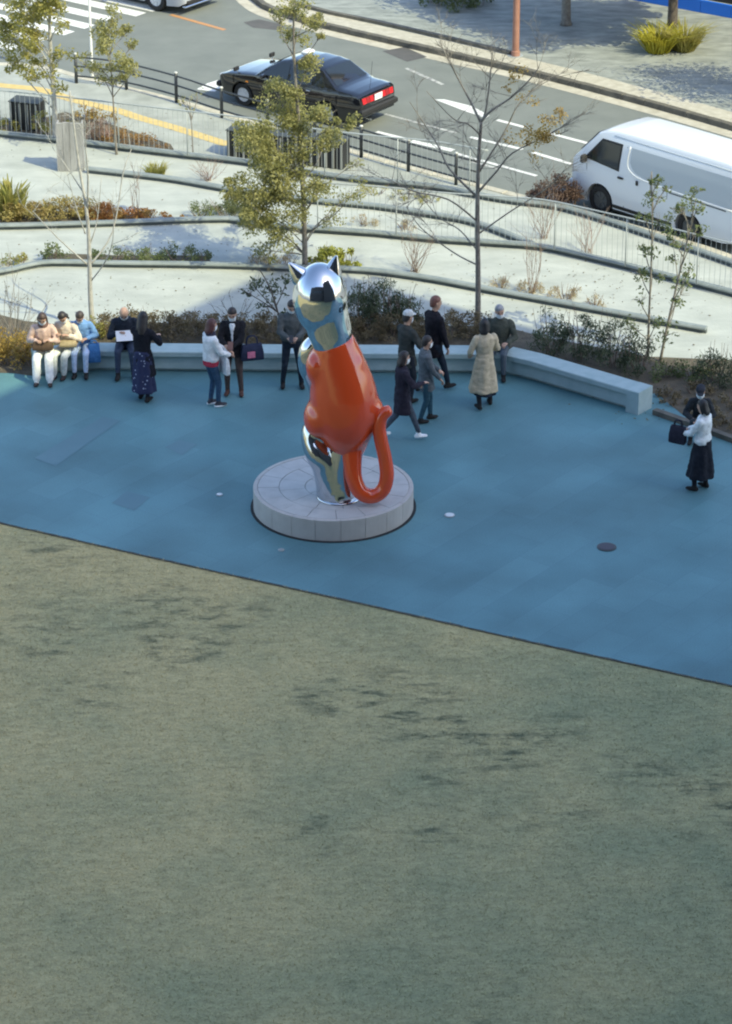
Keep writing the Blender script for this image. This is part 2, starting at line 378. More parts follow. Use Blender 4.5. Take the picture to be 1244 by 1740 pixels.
for a, b, w, m in [((845, 204), (894, 217), .12, M_paint), ((917, 222), (1000, 244), .12, M_paint), ((654, 194), (775, 226), .09, M_paint_worn), ((799, 233), (888, 254), .12, M_paint),
                   ((905, 259), (972, 279), .12, M_paint), ((640, 224), (700, 239), .12, M_paint), ((695, 239), (770, 256), .18, M_paint), ((775, 261), (912, 299), .10, M_paint), ((800, 274), (850, 288), .10, M_paint_worn)]:
    dash('lane_line', a, b, w, m)
flat('stop_mark', GL([(334, 152), (352, 142), (378, 134), (387, 139), (365, 156)], -.12), -.1155, M_paint)
flat('road_patch', GL([(650, 87), (688, 80), (726, 97), (692, 105)], -.12), -.1155, M_patch)
flat('road_patch', GL([(414, 38), (440, 33), (486, 43), (472, 51), (430, 47)], -.12), -.1155, M_patch)
flat('drain_grate', GL([(793, 97), (806, 92), (824, 99), (812, 105)], -.12), -.105, M_kerbdark)

# ------------------------------------------------------------------ the museum: the wing whose shade lies on the plaza, and the block the photograph was taken from
a0, a1 = G(0, 676), G(448, 457); b0, b1 = G(590, 470), G(1244, 650)
ua = (a1 - a0).normalized(); ub = (b1 - b0).normalized()
den = ua.x * ub.y - ua.y * ub.x; t_ = ((b0.x - a0.x) * ub.y - (b0.y - a0.y) * ub.x) / den
tip = a0 + ua * t_; MH = 36.0
cor = tip - Vector((SH.x, SH.y, 0)) * (MH / math.tan(EL))
M_glz = mat('dark glass', (.02, .03, .035), .08, 0, spec=.8); M_precast = mat('black precast wall', (.035, .036, .04), .75, 0, (.05, .05, .055), .4, bump=.3)
root = thing('museum_wing', 'tall black museum wing right of the lawn, out of frame', 'building', (cor.x, cor.y, 0), math.atan2(ub.y, ub.x))
mb = MB(); mb.box((13, -12.5, MH / 2 - .2), (26, 25, MH), 0); mb.build('wall', M_precast, root)
for k in range(3): mb = MB(); mb.box((4 + k * 8.5, .03, 8 + (k % 2) * 9), (5, .12, 2.6)); mb.build('window', M_glz, root)
root = thing('museum_building', 'wide black museum building behind the camera, out of frame', 'building', (0, -1.5, 0))
mb = MB(); mb.box((0, -15, 18 - .2), (80, 30, 36), 0); mb.build('wall', M_precast, root)
for k in range(-3, 4): mb = MB(); mb.box((k * 10, .03, 21), (6, .12, 3)); mb.build('window', M_glz, root)

# ------------------------------------------------------------------ copings (low kerb walls) across the terrace
def coping(pts, label, w=.13, h=.125):
    P = smoothline(GL(pts), 3); o0 = P[0]; P = [p - o0 for p in P]
    root = thing('coping_kerb', label, 'kerb', o0, 0, 'long grey kerbs across the terrace')
    mb = MB(); mb.sweep(P, [(-w / 2, h - .05), (-w / 2, h - .012), (-w / 2 + .015, h), (w / 2 - .03, h), (w / 2, h - .025), (w / 2 + .004, h - .05)]); mb.build('coping', M_band, root, True, angle=25)
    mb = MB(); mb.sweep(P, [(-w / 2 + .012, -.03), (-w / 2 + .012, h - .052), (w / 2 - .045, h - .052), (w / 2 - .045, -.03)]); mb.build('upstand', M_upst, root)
    return root
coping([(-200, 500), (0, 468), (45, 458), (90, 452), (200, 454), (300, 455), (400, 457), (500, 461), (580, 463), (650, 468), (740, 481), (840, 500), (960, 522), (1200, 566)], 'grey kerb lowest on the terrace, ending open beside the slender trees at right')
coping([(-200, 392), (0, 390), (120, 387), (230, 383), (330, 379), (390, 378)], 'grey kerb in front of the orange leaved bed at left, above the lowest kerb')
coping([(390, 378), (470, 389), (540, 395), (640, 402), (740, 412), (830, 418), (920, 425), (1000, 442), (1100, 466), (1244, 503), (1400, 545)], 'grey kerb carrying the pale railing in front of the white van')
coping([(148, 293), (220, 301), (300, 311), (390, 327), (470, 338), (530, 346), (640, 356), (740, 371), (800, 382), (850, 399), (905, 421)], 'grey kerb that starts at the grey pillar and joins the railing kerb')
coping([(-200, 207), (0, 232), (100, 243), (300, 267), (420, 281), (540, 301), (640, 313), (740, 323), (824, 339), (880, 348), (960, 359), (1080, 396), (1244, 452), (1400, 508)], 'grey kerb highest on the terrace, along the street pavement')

# ------------------------------------------------------------------ railings
def railing(pts, label, h=1.0, post=1.6, gap=.115):
    P = smoothline(GL(pts, .1), 3); o0 = P[0]
    root = thing('pale_railing', label, 'railing', o0, 0, 'pale steel railings of the terrace')
    for zz, rr, nm in ((h, .017, 'handrail'), (.09, .008, 'bottom_rail')):
        mb = MB(); mb.tube([p - o0 + Vector((0, 0, zz)) for p in P], rr, 8); mb.build(nm, M_steel, root, True)
    mb = MB(); mb.tube([(0, 0, 0), (0, 0, h)], .013, 8); pm = mb.build('post', M_steel, root, True); first = True
    for p in resample(P, post):
        o = pm if first else dup(pm, root); o.location = p - o0; first = False
    mb = MB(); mb.tube([(0, 0, .09), (0, 0, h)], .0042, 5); bmk = mb.build('baluster', M_steel, root); first = True
    for p in resample(P, gap)[1:]:
        o = bmk if first else dup(bmk, root); o.location = p - o0; first = False
railing([(-30, 226), (100, 239), (300, 263), (420, 277), (540, 297), (640, 309), (740, 319), (828, 335)], 'pale railing with thin bars along the highest kerb, behind the cat')
railing([(540, 391), (640, 398), (740, 408), (830, 414), (920, 421), (1000, 438), (1100, 462), (1244, 499), (1290, 512)], 'pale railing with thin bars in front of the white van')

def guardrail():
    base = smoothline(GL([(130, 141), (205, 150), (300, 174), (377, 200), (455, 222), (535, 244), (614, 267), (694, 291), (775, 314), (810, 323)]), 3)
    o0 = base[0]; root = thing('street_guardrail', 'dark three bar guardrail along the kerb beside the black taxi', 'guardrail', o0)
    for zz in (.62, .40, .17):
        mb = MB(); mb.tube([p - o0 + Vector((0, 0, zz)) for p in base], .022, 8); mb.build('rail', M_darksteel, root, True)
    mb = MB(); mb.tube([(0, 0, 0), (0, 0, .69)], .038, 10); pm = mb.build('post', M_darksteel, root, True)
    mb = MB(); mb.lathe([(.001, .715), (.03, .712), (.04, .70), (.04, .68), (.001, .68)], 10); cm = mb.build('post_cap', mat('pale cap', (.6, .6, .55), .5), pm, True)
    for i, (x, y) in enumerate([(130, 141), (215, 152), (300, 174), (377, 200), (455, 222), (535, 244), (614, 267), (694, 291), (775, 314)]):
        p = G(x, y)
        if i == 0: o = pm
        else: o = dup(pm, root); dup(cm, o)
        o.location = p - o0
guardrail()

# ------------------------------------------------------------------ bench
BF = GL([(62, 606), (110, 600), (165, 597), (480, 600), (700, 601), (853, 602), (900, 613), (1086, 668)], .42)
def bench():
    o0 = Vector((BF[0].x, BF[0].y, 0)); P = [Vector((p.x - o0.x, p.y - o0.y)) for p in BF]
    root = thing('stone_bench', 'long pale stone bench bending along the back of the plaza', 'bench', o0)
    # travel goes left to right, so the back of the bench is at negative offsets
    w = .42
    def slab(nm, o1, o2, z0, z1, P_=P, b=.012):
        mb = MB(); mb.sweep([(p.x, p.y) for p in P_], [(o1, z0), (o1, z1 - b), (o1 - b, z1), (o2 + b, z1), (o2, z1 - b), (o2, z0)]); return mb.build(nm, M_bench, root)
    d = (P[-1] - P[-2]).normalized(); Pin = P[:-1] + [P[-1] - d * .262]
    # seat slabs, each its own stone
    dense = [Vector((p.x, p.y, 0)) for p in Pin]
    brk = [0, 2, 3, 4, 5, 7]
    for a, b in zip(brk, brk[1:]):
        seg = [p.copy() for p in Pin[a:b + 1]]
        slab('seat_slab', 0, -w, .33, .42, seg)
    slab('base', -.075, -w + .02, .07, .328, Pin); slab('plinth_foot', -.15, -w + .05, 0, .068, Pin, .004)
    slab('end_block', .004, -w - .004, 0, .424, [P[-1] - d * .26, P[-1]])
bench()

# ------------------------------------------------------------------ round plinth (stones are parts)
PC = (G(433, 825, .37) + G(700, 825, .37)) / 2; PR = 1.30; PZ = .37
def plinth():
    c = Vector((PC.x, PC.y - .02, 0))
    root = thing('round_plinth', 'round pale stone plinth under the cat sculpture', 'plinth', c)
    M_st = mat('plinth stone', (.40, .40, .385), .65, 0, (.48, .48, .46), 3, 6, bump=.06); M_st2 = mat('plinth side stone', (.42, .40, .37), .65, 0, (.47, .45, .415), 4, 5, bump=.05)
    mb = MB(); mb.lathe([(PR - .09, .0), (PR - .09, PZ - .07), (.05, PZ - .07)], 48); mb.build('core', M_st2, root)
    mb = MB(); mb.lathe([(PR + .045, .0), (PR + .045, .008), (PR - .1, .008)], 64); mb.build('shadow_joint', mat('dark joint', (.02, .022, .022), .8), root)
    def seg(nm, r0, r1, a0, a1, z0, z1, m, g=.003, n=5):
        mb = MB(); rs = []
        for i in range(n + 1):
            a = a0 + (a1 - a0) * i / n
            def pt(r, z, a=a): return (r * math.cos(a), r * math.sin(a), z)
            b = .006
            rs.append([pt(r0 + g, z0), pt(r1 - g, z0), pt(r1 - g, z1 - b), pt(r1 - g - b, z1), pt(r0 + g, z1)])
        mb.rings(rs); return mb.build(nm, m, root)
    n = 20; ga = .0022
    for i in range(n):
        a = 2 * math.pi * i / n + .1; seg('side_stone', PR - .075, PR, a + ga, a + 2 * math.pi / n - ga, .012, PZ - .002 + random.uniform(-.002, .002), M_st2)
    for r0, r1, k, ph in ((.88, PR - .075, 16, .05), (.46, .88, 12, .2), (.02, .46, 5, 0)):
        for i in range(k):
            a = 2 * math.pi * i / k + ph; g2 = .004 / max(r1, .2)
            seg('top_stone', r0, r1, a + g2, a + 2 * math.pi / k - g2, PZ - .065, PZ + random.uniform(-.002, .002), M_st, n=6)
plinth()

# ------------------------------------------------------------------ cat sculpture: a plain glossy seated cat
def cat():
    base = G(574, 843, PZ); root = thing('cat_sculpture', 'glossy orange and chrome seated cat sculpture seen from behind', 'sculpture', (base.x, base.y, PZ + .002))
    k = FPX / (Vector((base.x, base.y, PZ - CAM_H)).length)
    def q(px, py, dy=0.0): return Vector(((px - 574) / k, dy, (846 - py) / (k * .905) + dy * .0))
    M_or = mat('glossy orange paint', (.66, .075, .016), .16, 0, spec=.5, coat=.8); M_ch = mat('polished chrome', (.60, .63, .66), .07, 1.0)
    def body(nm, chains, m, vox=.028, it=6, parent=root):
        mb = MB()
        for secs in chains:
            P = [s[0] for s in secs]; rs = []
            for i, (c, rx, ry) in enumerate(secs):
                t = (P[min(i + 1, len(P) - 1)] - P[max(i - 1, 0)]).normalized(); u = Y3.cross(t)
                u = u.normalized() if u.length > .2 else X3; v = t.cross(u)
                rs.append(ring(c, u, v, rx, ry, 22))
            mb.rings(rs)
        me = remesh(mb, vox, it); return linkmesh(nm, me, m, parent)
    def sm(secs, n=4):
        A = smoothline([s[0] for s in secs], n); out = []
        RR = smoothline([Vector((s[1], s[2], 0)) for s in secs], n)
        for i, p in enumerate(A):
            out.append((p, max(.02, RR[i].x), max(.02, RR[i].y)))
        return out
    body('torso', [sm([(q(600, 785), .10, .10), (q(598, 770), .24, .24), (q(592, 745), .42, .42), (q(588, 715), .53, .52), (q(585, 685), .55, .53), (q(581, 655), .51, .48), (q(576, 625), .43, .42), (q(571, 600), .36, .36), (q(567, 585), .31, .32), (q(566, 581), .2, .2)]),
                   sm([(q(562, 680, .0), .2, .2), (q(549, 704, -.05), .29, .34), (q(545, 724, -.04), .25, .3), (q(551, 742, .02), .10, .12)]),
                   sm([(q(618, 680, .0), .2, .2), (q(625, 706, -.02), .27, .34), (q(618, 736, .02), .17, .22)]),
                   sm([(q(548, 604, .0), .12, .14), (q(541, 622, -.08), .19, .22), (q(543, 644, -.06), .16, .2), (q(552, 662, .0), .06, .08)]), sm([(q(588, 602, .0), .12, .14), (q(600, 620, -.08), .19, .22), (q(602, 642, -.06), .16, .2), (q(596, 660, .0), .06, .08)])], M_or, .028, 26)
    body('tail', [sm([(q(598, 750, -.1), .2, .2), (q(599, 778, -.22), .155, .155), (q(602, 803, -.3), .135, .135), (q(613, 824, -.34), .128, .128), (q(632, 831, -.34), .125, .125), (q(650, 821, -.34), .12, .12), (q(657, 798, -.33), .118, .118), (q(654, 770, -.3), .115, .115), (q(648, 744, -.28), .112, .112), (q(644, 720, -.26), .11, .11), (q(648, 702, -.25), .105, .105), (q(659, 692, -.25), .095, .095), (q(664, 689, -.25), .05, .05)], 5)], M_or, .018, 4)
    hc_ = q(546, 520); ell = [(hc_ + Vector((-.0, 0, .58 * math.sin(R(a)))), .43 * math.cos(R(a)), .45 * math.cos(R(a))) for a in range(-84, 85, 8)]
    body('head', [ell, sm([(q(566, 596), .31, .31), (q(563, 578), .345, .35), (q(557, 556), .36, .37), (q(551, 536), .39, .4), (q(548, 522), .41, .41)]), sm([(q(540, 520, .1), .25, .25), (q(530, 532, .25), .22, .2), (q(524, 540, .38), .16, .15), (q(521, 543, .45), .08, .07)])], M_ch, .024, 8)
    for (bx, by, tx, ty) in ((514, 484, 494, 462), (566, 480, 574, 450)):
        b_, t_e = q(bx, by), q(tx, ty); ax = (t_e - b_); secs = []
        for f, r_ in ((-.25, .17), (0, .165), (.35, .115), (.7, .06), (.95, .02)): secs.append((b_ + ax * f, r_, r_ * .75))
        body('ear', [secs], M_ch, .016, 2)
    for s in (-1, 1):
        x0 = 566 + s * 24
        body('foreleg', [sm([(q(x0, 592, .16), .12, .12), (q(x0 + s * 9 - 6, 612, .2), .16, .17), (q(x0 + s * 10 - 8, 640, .26), .15, .16), (q(x0 + s * 4 - 6, 668, .36), .12, .13), (q(x0 - 4, 700, .45), .10, .11), (q(x0 - 6, 730, .48), .12, .14), (q(x0 - 6, 742, .48), .06, .08)])], M_ch, .024)
    body('hind_leg', [sm([(q(556, 735, .1), .26, .26), (q(536, 738, .1), .2, .22), (q(530, 752, .06), .17, .2), (q(540, 772, .0), .21, .24), (q(554, 792), .24, .25), (q(562, 815), .26, .27), (q(569, 838), .30, .30), (q(574, 846), .31, .32)]),
                     sm([(q(586, 745), .26, .26), (q(580, 780), .24, .25), (q(576, 815), .25, .26), (q(576, 846), .31, .31)])], M_ch, .026, 5)
    mb = MB(); mb.lathe([(.36, .004), (.37, .012), (.33, .02), (.001, .02)], 32, (.02, 0, 0)); mb.build('base_plate', M_ch, root, True)
cat()

# ------------------------------------------------------------------ small things in the paving
def disc(name, px, py, r, m, label, cat, h=.012):
    p = G(px, py); root = thing(name, label, cat, (p.x, p.y, .003))
    mb = MB(); mb.lathe([(r, 0), (r, h * .7), (r * .86, h), (r * .82, h), (.001, h)], 24); mb.build('frame', M_steel if name == 'ground_light' else M_darksteel, root)
    mb = MB(); mb.lathe([(r * .8, h * .9), (r * .8, h + .004), (.001, h + .006)], 24); mb.build('lens' if name == 'ground_light' else 'lid', m, root)
M_lens = mat('pale lens', (.62, .66, .66), .25)
disc('ground_light', 764, 876, .085, M_lens, 'pale round light set in the paving right of the plinth', 'light')
disc('ground_light', 373, 841, .055, M_lens, 'small pale round light set in the paving left of the plinth', 'light')
disc('ground_light', 478, 935, .05, mat('dull lens', (.25, .28, .28), .3), 'small dull round light set in the paving in front of the plinth', 'light')
disc('manhole_cover', 1031, 930, .155, mat('dark iron', (.075, .07, .085), .6, .3), 'dark round cover set in the paving at right, nearer than the other discs', 'cover')
M_slab = mat('darker slab', (.088, .185, .215), .55, 0, (.10, .20, .23), 2)
for quad in ([(58, 779), (175, 708), (205, 715), (95, 792)], [(190, 855), (215, 835), (255, 845), (228, 868)], [(280, 760), (305, 748), (335, 755), (310, 774)]):
    flat('dark_paving_slab', GL(quad), .004, M_slab)

# ------------------------------------------------------------------ vegetation
def leafcloud(cents, sizes, lsize, aspect=.5, up=.0):
    """diamond leaves at the given centres -> polygon soup with 4 corners"""
    n = len(cents); a = RNG.normal(size=(n, 3)); a[:, 2] += up; a /= np.linalg.norm(a, axis=1)[:, None]
    b = RNG.normal(size=(n, 3)); b -= a * (a * b).sum(1)[:, None]; b /= np.linalg.norm(b, axis=1)[:, None]
    l = (lsize * RNG.uniform(.6, 1.25, n))[:, None]
    V = np.stack([cents - a * l * .5, cents + b * l * aspect * .5, cents + a * l * .5, cents - b * l * aspect * .5], 1)
    return V.reshape(-1, 3)
def blob(c, r, n, flat_=1.0):
    d = RNG.normal(size=(n, 3)); d /= np.linalg.norm(d, axis=1)[:, None]; rr = RNG.uniform(0, 1, n) ** .42
    return np.array(c) + d * (rr * r)[:, None] * np.array([1, 1, flat_])
def branches(mb, start, end, r0, r1, wob=.08, seg=5, n=5):
    start, end = Vector(start), Vector(end); L_ = (end - start).length; P = []; rad = []
    w = Vector((random.uniform(-1, 1), random.uniform(-1, 1), random.uniform(-.3, .6))) * wob * L_
    for i in range(seg + 1):
        t = i / seg; P.append(start + (end - start) * t + w * math.sin(math.pi * t)); rad.append(r0 + (r1 - r0) * t)
    mb.tube(P, rad, n); return P
def twigs(mb, P, r, depth, length, tips, spread=.7, cnt=3):
    for i in range(cnt):
        t = random.uniform(.35, 1); k = min(int(t * (len(P) - 1)), len(P) - 2); p = P[k] + (P[k + 1] - P[k]) * (t * (len(P) - 1) - k)
        d = (P[k + 1] - P[k]).normalized() + Vector((random.gauss(0, 1), random.gauss(0, 1), random.gauss(.25, .6))) * spread
        d.normalize(); l = length * random.uniform(.6, 1.2)
        Q = branches(mb, p, p + d * l, r, r * .4, .08, 3, 4); tips.append(Q[-1]); tips.append(Q[2])
        if depth > 1: twigs(mb, Q, r * .6, depth - 1, length * .6, tips, spread, cnt)
def tree(name, label, base_px, trunk, limbs, clusters, m_wood, m_leaf, r_base, r_top, leaf=.075, dens=1.0, tw=(0, 0, 0, 0), group=None, tip_leaf=0, seed=1, autolimb=True, z=0.0, depth_spread=.9):
    random.seed(seed)
    b = G(*base_px, z); k = FPX / (Vector((b.x, b.y, -CAM_H)).length)
    def q(px, py, dy=0.0): return Vector(((px - base_px[0]) / k, dy, (base_px[1] - py) / (k * .93)))
    root = thing(name, label, 'tree', b, 0, group); mb = MB(); tips = []
    T = smoothline([q(*p) for p in trunk], 4); rad = [r_base * 1.35] + [r_base + (r_top - r_base) * (i / (len(T) - 1)) ** .8 for i in range(1, len(T))]
    T[0] = T[0] - Vector((0, 0, .05)); mb.tube(T, rad, 9)
    if tw[0]: twigs(mb, T[len(T) // 2:], tw[2], tw[0], tw[1], tips, .8, int(tw[3]))
    for l in limbs:
        dy0 = random.uniform(-1, 1); P = []
        for i, p in enumerate(l[1:]): P.append(q(p[0], p[1], dy0 * depth_spread * i / max(1, len(l) - 2)))
        P = smoothline(P, 4); r0 = l[0]; mb.tube(P, [r0 + (r0 * .3 - r0) * i / (len(P) - 1) for i in range(len(P))], 6); tips.append(P[-1])
        if tw[0]: twigs(mb, P, tw[2], tw[0], tw[1], tips, .7, int(tw[3]))
    LV = []
    for (cx, cy, cr, *o) in clusters:
        dn = o[0] if o else 1.0
        c = q(cx, cy, random.uniform(-1, 1) * depth_spread * .8); r = cr / k
        if autolimb:
            zz = max(.3, c.z - abs(c.x) * .6 - .35); t = min(range(len(T)), key=lambda i: abs(T[i].z - zz)); Q = branches(mb, T[t], c, max(r_top * .8, .012), .006, .1)
            for _ in range(5):
                d = Vector((random.gauss(0, 1), random.gauss(0, 1), random.gauss(.2, .8))).normalized(); branches(mb, Q[-2], c + d * r * .85, .006, .003, .1, 3, 4)
        nsub = max(3, int(9 * (cr / 40) ** 1.2))
        for _ in range(nsub):
            d = Vector((random.gauss(0, 1), random.gauss(0, 1), random.gauss(0, .8))).normalized() * random.uniform(.15, 1) * r
            LV.append(blob(c + d, r * random.uniform(.35, .75), int(max(8, 34 * dens * dn * (cr / 40) ** .8)), .8))
    if tip_leaf:
        for t in tips:
            if random.random() < .8: LV.append(blob(t, .09, tip_leaf))
    mb.build('trunk', m_wood, root, True)
    if LV:
        cc = np.concatenate(LV); soup('crown', leafcloud(cc, None, leaf), 4, m_leaf, root)
    return root
W_grey = mat('grey bark', (.16, .14, .115), .9, 0, (.27, .25, .21), 9, 6, bump=.5, bscale=30, coords='OBJ')
W_pale = mat('pale bark', (.36, .35, .31), .85, 0, (.50, .48, .42), 8, 6, bump=.3, coords='OBJ')
W_dark = mat('dark bark', (.075, .06, .05), .9, 0, (.13, .11, .09), 9, 6, bump=.5, coords='OBJ')
W_twig = mat('reddish twigs', (.19, .13, .10), .9, 0, (.27, .20, .15), 6, coords='OBJ')
L_olive = leafmat('olive leaves', (.25, .25, .085), (.40, .375, .15), .4); L_green = leafmat('green leaves', (.11, .145, .055), (.21, .24, .10)); L_yel = leafmat('yellow green leaves', (.27, .27, .07), (.42, .37, .11), .4)
L_dark = leafmat('dark green leaves', (.06, .085, .045), (.13, .155, .085)); L_gold = leafmat('golden leaves', (.32, .21, .05), (.42, .30, .08)); L_rust = leafmat('rust leaves', (.46, .19, .06), (.38, .25, .08)); L_brown = leafmat('brown leaves', (.13, .105, .058), (.22, .175, .095))
L_straw = leafmat('straw', (.38, .30, .17), (.48, .40, .25)); L_pink = leafmat('dry pinkish stems', (.36, .24, .20), (.42, .33, .26))

tree('evergreen_tree', 'airy olive leaved tree rising behind the cat sculpture, in front of the taxi', (518, 458), [(518, 458), (518, 400), (516, 330), (513, 262), (509, 200), (505, 140), (503, 80), (505, 20), (505, -40)], [],
     [(505, 30, 30), (545, 42, 22), (478, 52, 20, .6), (500, 92, 24), (548, 75, 14, .6), (528, 132, 30), (472, 178, 36), (555, 190, 30), (506, 215, 44), (440, 218, 40), (560, 236, 28), (592, 200, 22, .8), (428, 262, 40), (492, 272, 46), (550, 262, 26, .7), (418, 320, 34), (470, 326, 42), (455, 295, 40), (440, 345, 40), (520, 240, 30), (535, 300, 30, .7), (400, 300, 24), (395, 355, 26, .8), (500, 350, 34, .8), (455, 240, 36), (540, 320, 30, .5), (590, 330, 28, .3), (616, 336, 22, .25), (430, 372, 34), (478, 392, 32, .8), (560, 365, 30, .3), (415, 400, 26, .7), (450, 425, 26, .6), (505, 170, 26), (520, 60, 18), (610, 282, 18, .3)],
     W_grey, L_olive, .060, .013, .064, 5.0, seed=3, depth_spread=1.0)
tree('bare_tree', 'bare grey tree with a tall straight trunk beside the bench, right of the cat', (812, 552), [(812, 552), (811, 470), (809, 400), (808, 330), (809, 270), (812, 217)],
     [(.026, (812, 220), (796, 194), (767, 147), (744, 107)), (.024, (812, 218), (819, 200), (825, 150), (829, 104)), (.026, (812, 217), (828, 197), (860, 173), (889, 142), (903, 120)), (.022, (810, 330), (838, 290), (862, 254), (915, 220), (972, 179)),
      (.026, (808, 340), (761, 300), (741, 267), (695, 205)), (.02, (809, 380), (760, 340), (700, 322), (655, 296)), (.018, (811, 452), (770, 440), (715, 408), (690, 380)), (.02, (809, 300), (850, 240), (880, 190), (930, 160)), (.018, (812, 240), (790, 215), (765, 200), (720, 150)), (.018, (810, 400), (860, 360), (900, 330), (935, 300)), (.016, (811, 430), (780, 400), (745, 385), (710, 350))],
     [(905, 214, 28, 4.5), (872, 136, 20, 3), (930, 210, 22, 4), (880, 224, 20, 3.5), (858, 240, 22, 1.6), (852, 160, 14, 2), (900, 255, 24, 1.2), (890, 195, 20, 2)], W_grey, L_gold, .058, .028, .055, .8, tw=(3, .6, .007, 5), seed=5, autolimb=False, depth_spread=1.1)
tree('bare_tree', 'pale slender bare tree behind the bench at left, near the seated man', (157, 560), [(157, 560), (156, 497), (157, 440), (157, 389), (154, 348), (146, 288), (140, 220), (136, 170)],
     [(.022, (157, 358), (162, 301), (162, 244), (165, 200)), (.018, (154, 452), (125, 419), (101, 389), (71, 348)), (.016, (152, 400), (140, 360), (126, 295)), (.02, (158, 452), (196, 402), (216, 311), (230, 277)), (.016, (158, 420), (172, 380), (182, 310)), (.014, (150, 330), (120, 290), (100, 270)), (.015, (157, 480), (185, 440), (200, 400), (205, 350))],
     [], W_pale, L_olive, .055, .014, tw=(3, .5, .006, 3), seed=8, depth_spread=.7)
tree('street_tree', 'yellow green leaved tree at far left, trunk rising behind the grey pillar', (94, 240), [(94, 240), (95, 190), (94, 130), (93, 80), (94, 20), (92, -60)], [],
     [(72, 12, 42), (50, 50, 34), (38, 100, 34), (70, 98, 22), (104, 20, 30), (18, 72, 22), (72, 62, 24, .8), (122, 40, 18, .6), (30, 22, 24), (100, -20, 40), (88, 112, 18, .7), (60, 130, 28, .8), (35, 70, 30), (118, 95, 22, .7), (20, 120, 24, .7), (110, 135, 18, .6), (75, 40, 26)], W_pale, L_yel, .07, .025, .080, 3.6, seed=11)
tree('street_tree', 'small dense green tree between the crossing and the guardrail', (198, 262), [(198, 262), (197, 220), (195, 150), (192, 60)], [],
     [(200, 72, 32), (216, 108, 26), (180, 118, 24, .8), (176, 76, 22, .8), (200, 44, 20), (230, 90, 16, .8), (150, 100, 18, .4), (222, 70, 16), (165, 130, 16, .6), (205, 135, 20, .7), (235, 120, 14, .6)], W_grey, L_olive, .028, .010, .075, 4.2, seed=13, depth_spread=.7)
tree('sapling', 'thin young sapling beside the yellow tactile strip', (328, 262), [(328, 262), (327, 220), (324, 170)], [], [(322, 182, 16, .7), (338, 172, 14, .6), (310, 176, 12, .5)], W_grey, L_olive, .014, .007, .055, .8, seed=17, depth_spread=.3)
tree('slender_tree', 'slender sparse leaved tree behind the bench end, in front of the van, upright stem', (1101, 606), [(1101, 606), (1100, 540), (1100, 464), (1099, 390), (1094, 300)], [],
     [(1098, 345, 22, .5), (1094, 312, 12, .6), (1112, 388, 22, .6), (1090, 432, 18, .4), (1104, 478, 26, .35), (1080, 500, 20, .3), (1120, 330, 14, .4), (1075, 560, 24, .5), (1110, 540, 20, .5), (1085, 470, 20, .5), (1098, 420, 20, .6), (1088, 380, 16, .6), (1108, 305, 12, .5)], W_grey, L_green, .026, .010, .07, 2.6, seed=19, group='slender trees behind the bench end', depth_spread=.4)
tree('slender_tree', 'slender sparse leaved tree behind the bench end, in front of the van, leaning right', (1122, 614), [(1122, 614), (1132, 550), (1145, 480), (1153, 440), (1168, 350)], [],
     [(1150, 366, 26, .5), (1170, 352, 16, .5), (1152, 418, 20, .4), (1160, 500, 24, .35), (1130, 560, 22, .35), (1172, 390, 16, .5), (1166, 320, 14, .4), (1140, 445, 16, .5), (1130, 400, 18, .5), (1160, 455, 18, .5), (1145, 520, 20, .5), (1140, 350, 14, .5)], W_grey, L_green, .028, .010, .07, 2.6, seed=23, group='slender trees behind the bench end', depth_spread=.4)
tree('young_tree', 'young leafy tree in the shade behind the bench, left of the cat', (478, 560), [(478, 560), (470, 520), (455, 480), (440, 455)], [], [(430, 485, 26, .5), (465, 505, 26, .5), (450, 535, 20, .4), (485, 530, 18, .5), (490, 480, 20, .4), (415, 505, 16, .3)], W_dark, L_dark, .02, .008, .085, 1.5, seed=29, depth_spread=.5)
# two street trees on the far pavement; their crowns stand above the frame and shade the paving
tree('street_tree', 'thick trunked tree among bright clumps on the far pavement by the blue barrier', (1140, 74), [(1140, 74), (1141, 20), (1139, -60), (1141, -150)], [],
     [(1140, -170, 110), (1080, -160, 90), (1190, -170, 90), (1130, -260, 90), (1040, -150, 80), (1230, -150, 60)], W_dark, L_green, .14, .09, .17, 6.5, seed=31, depth_spread=1.4)
tree('street_tree', 'short thick trunk standing in shade on the far pavement right of the red pole', (962, 42), [(962, 42), (961, 0), (960, -80), (962, -160)], [], [(960, -150, 95), (910, -140, 70), (1010, -150, 70), (960, -230, 70)], W_grey, L_green, .13, .08, .17, 6.5, seed=37, depth_spread=1.3)
tree('street_tree', 'tree standing just out of frame on the far pavement at right', (1430, 195), [(1430, 195), (1430, 100), (1432, 10), (1430, -50)], [], [(1430, -40, 100), (1385, -30, 80), (1485, -50, 80)], W_dark, L_green, .13, .08, .12, 1.4, seed=41, depth_spread=1.3)

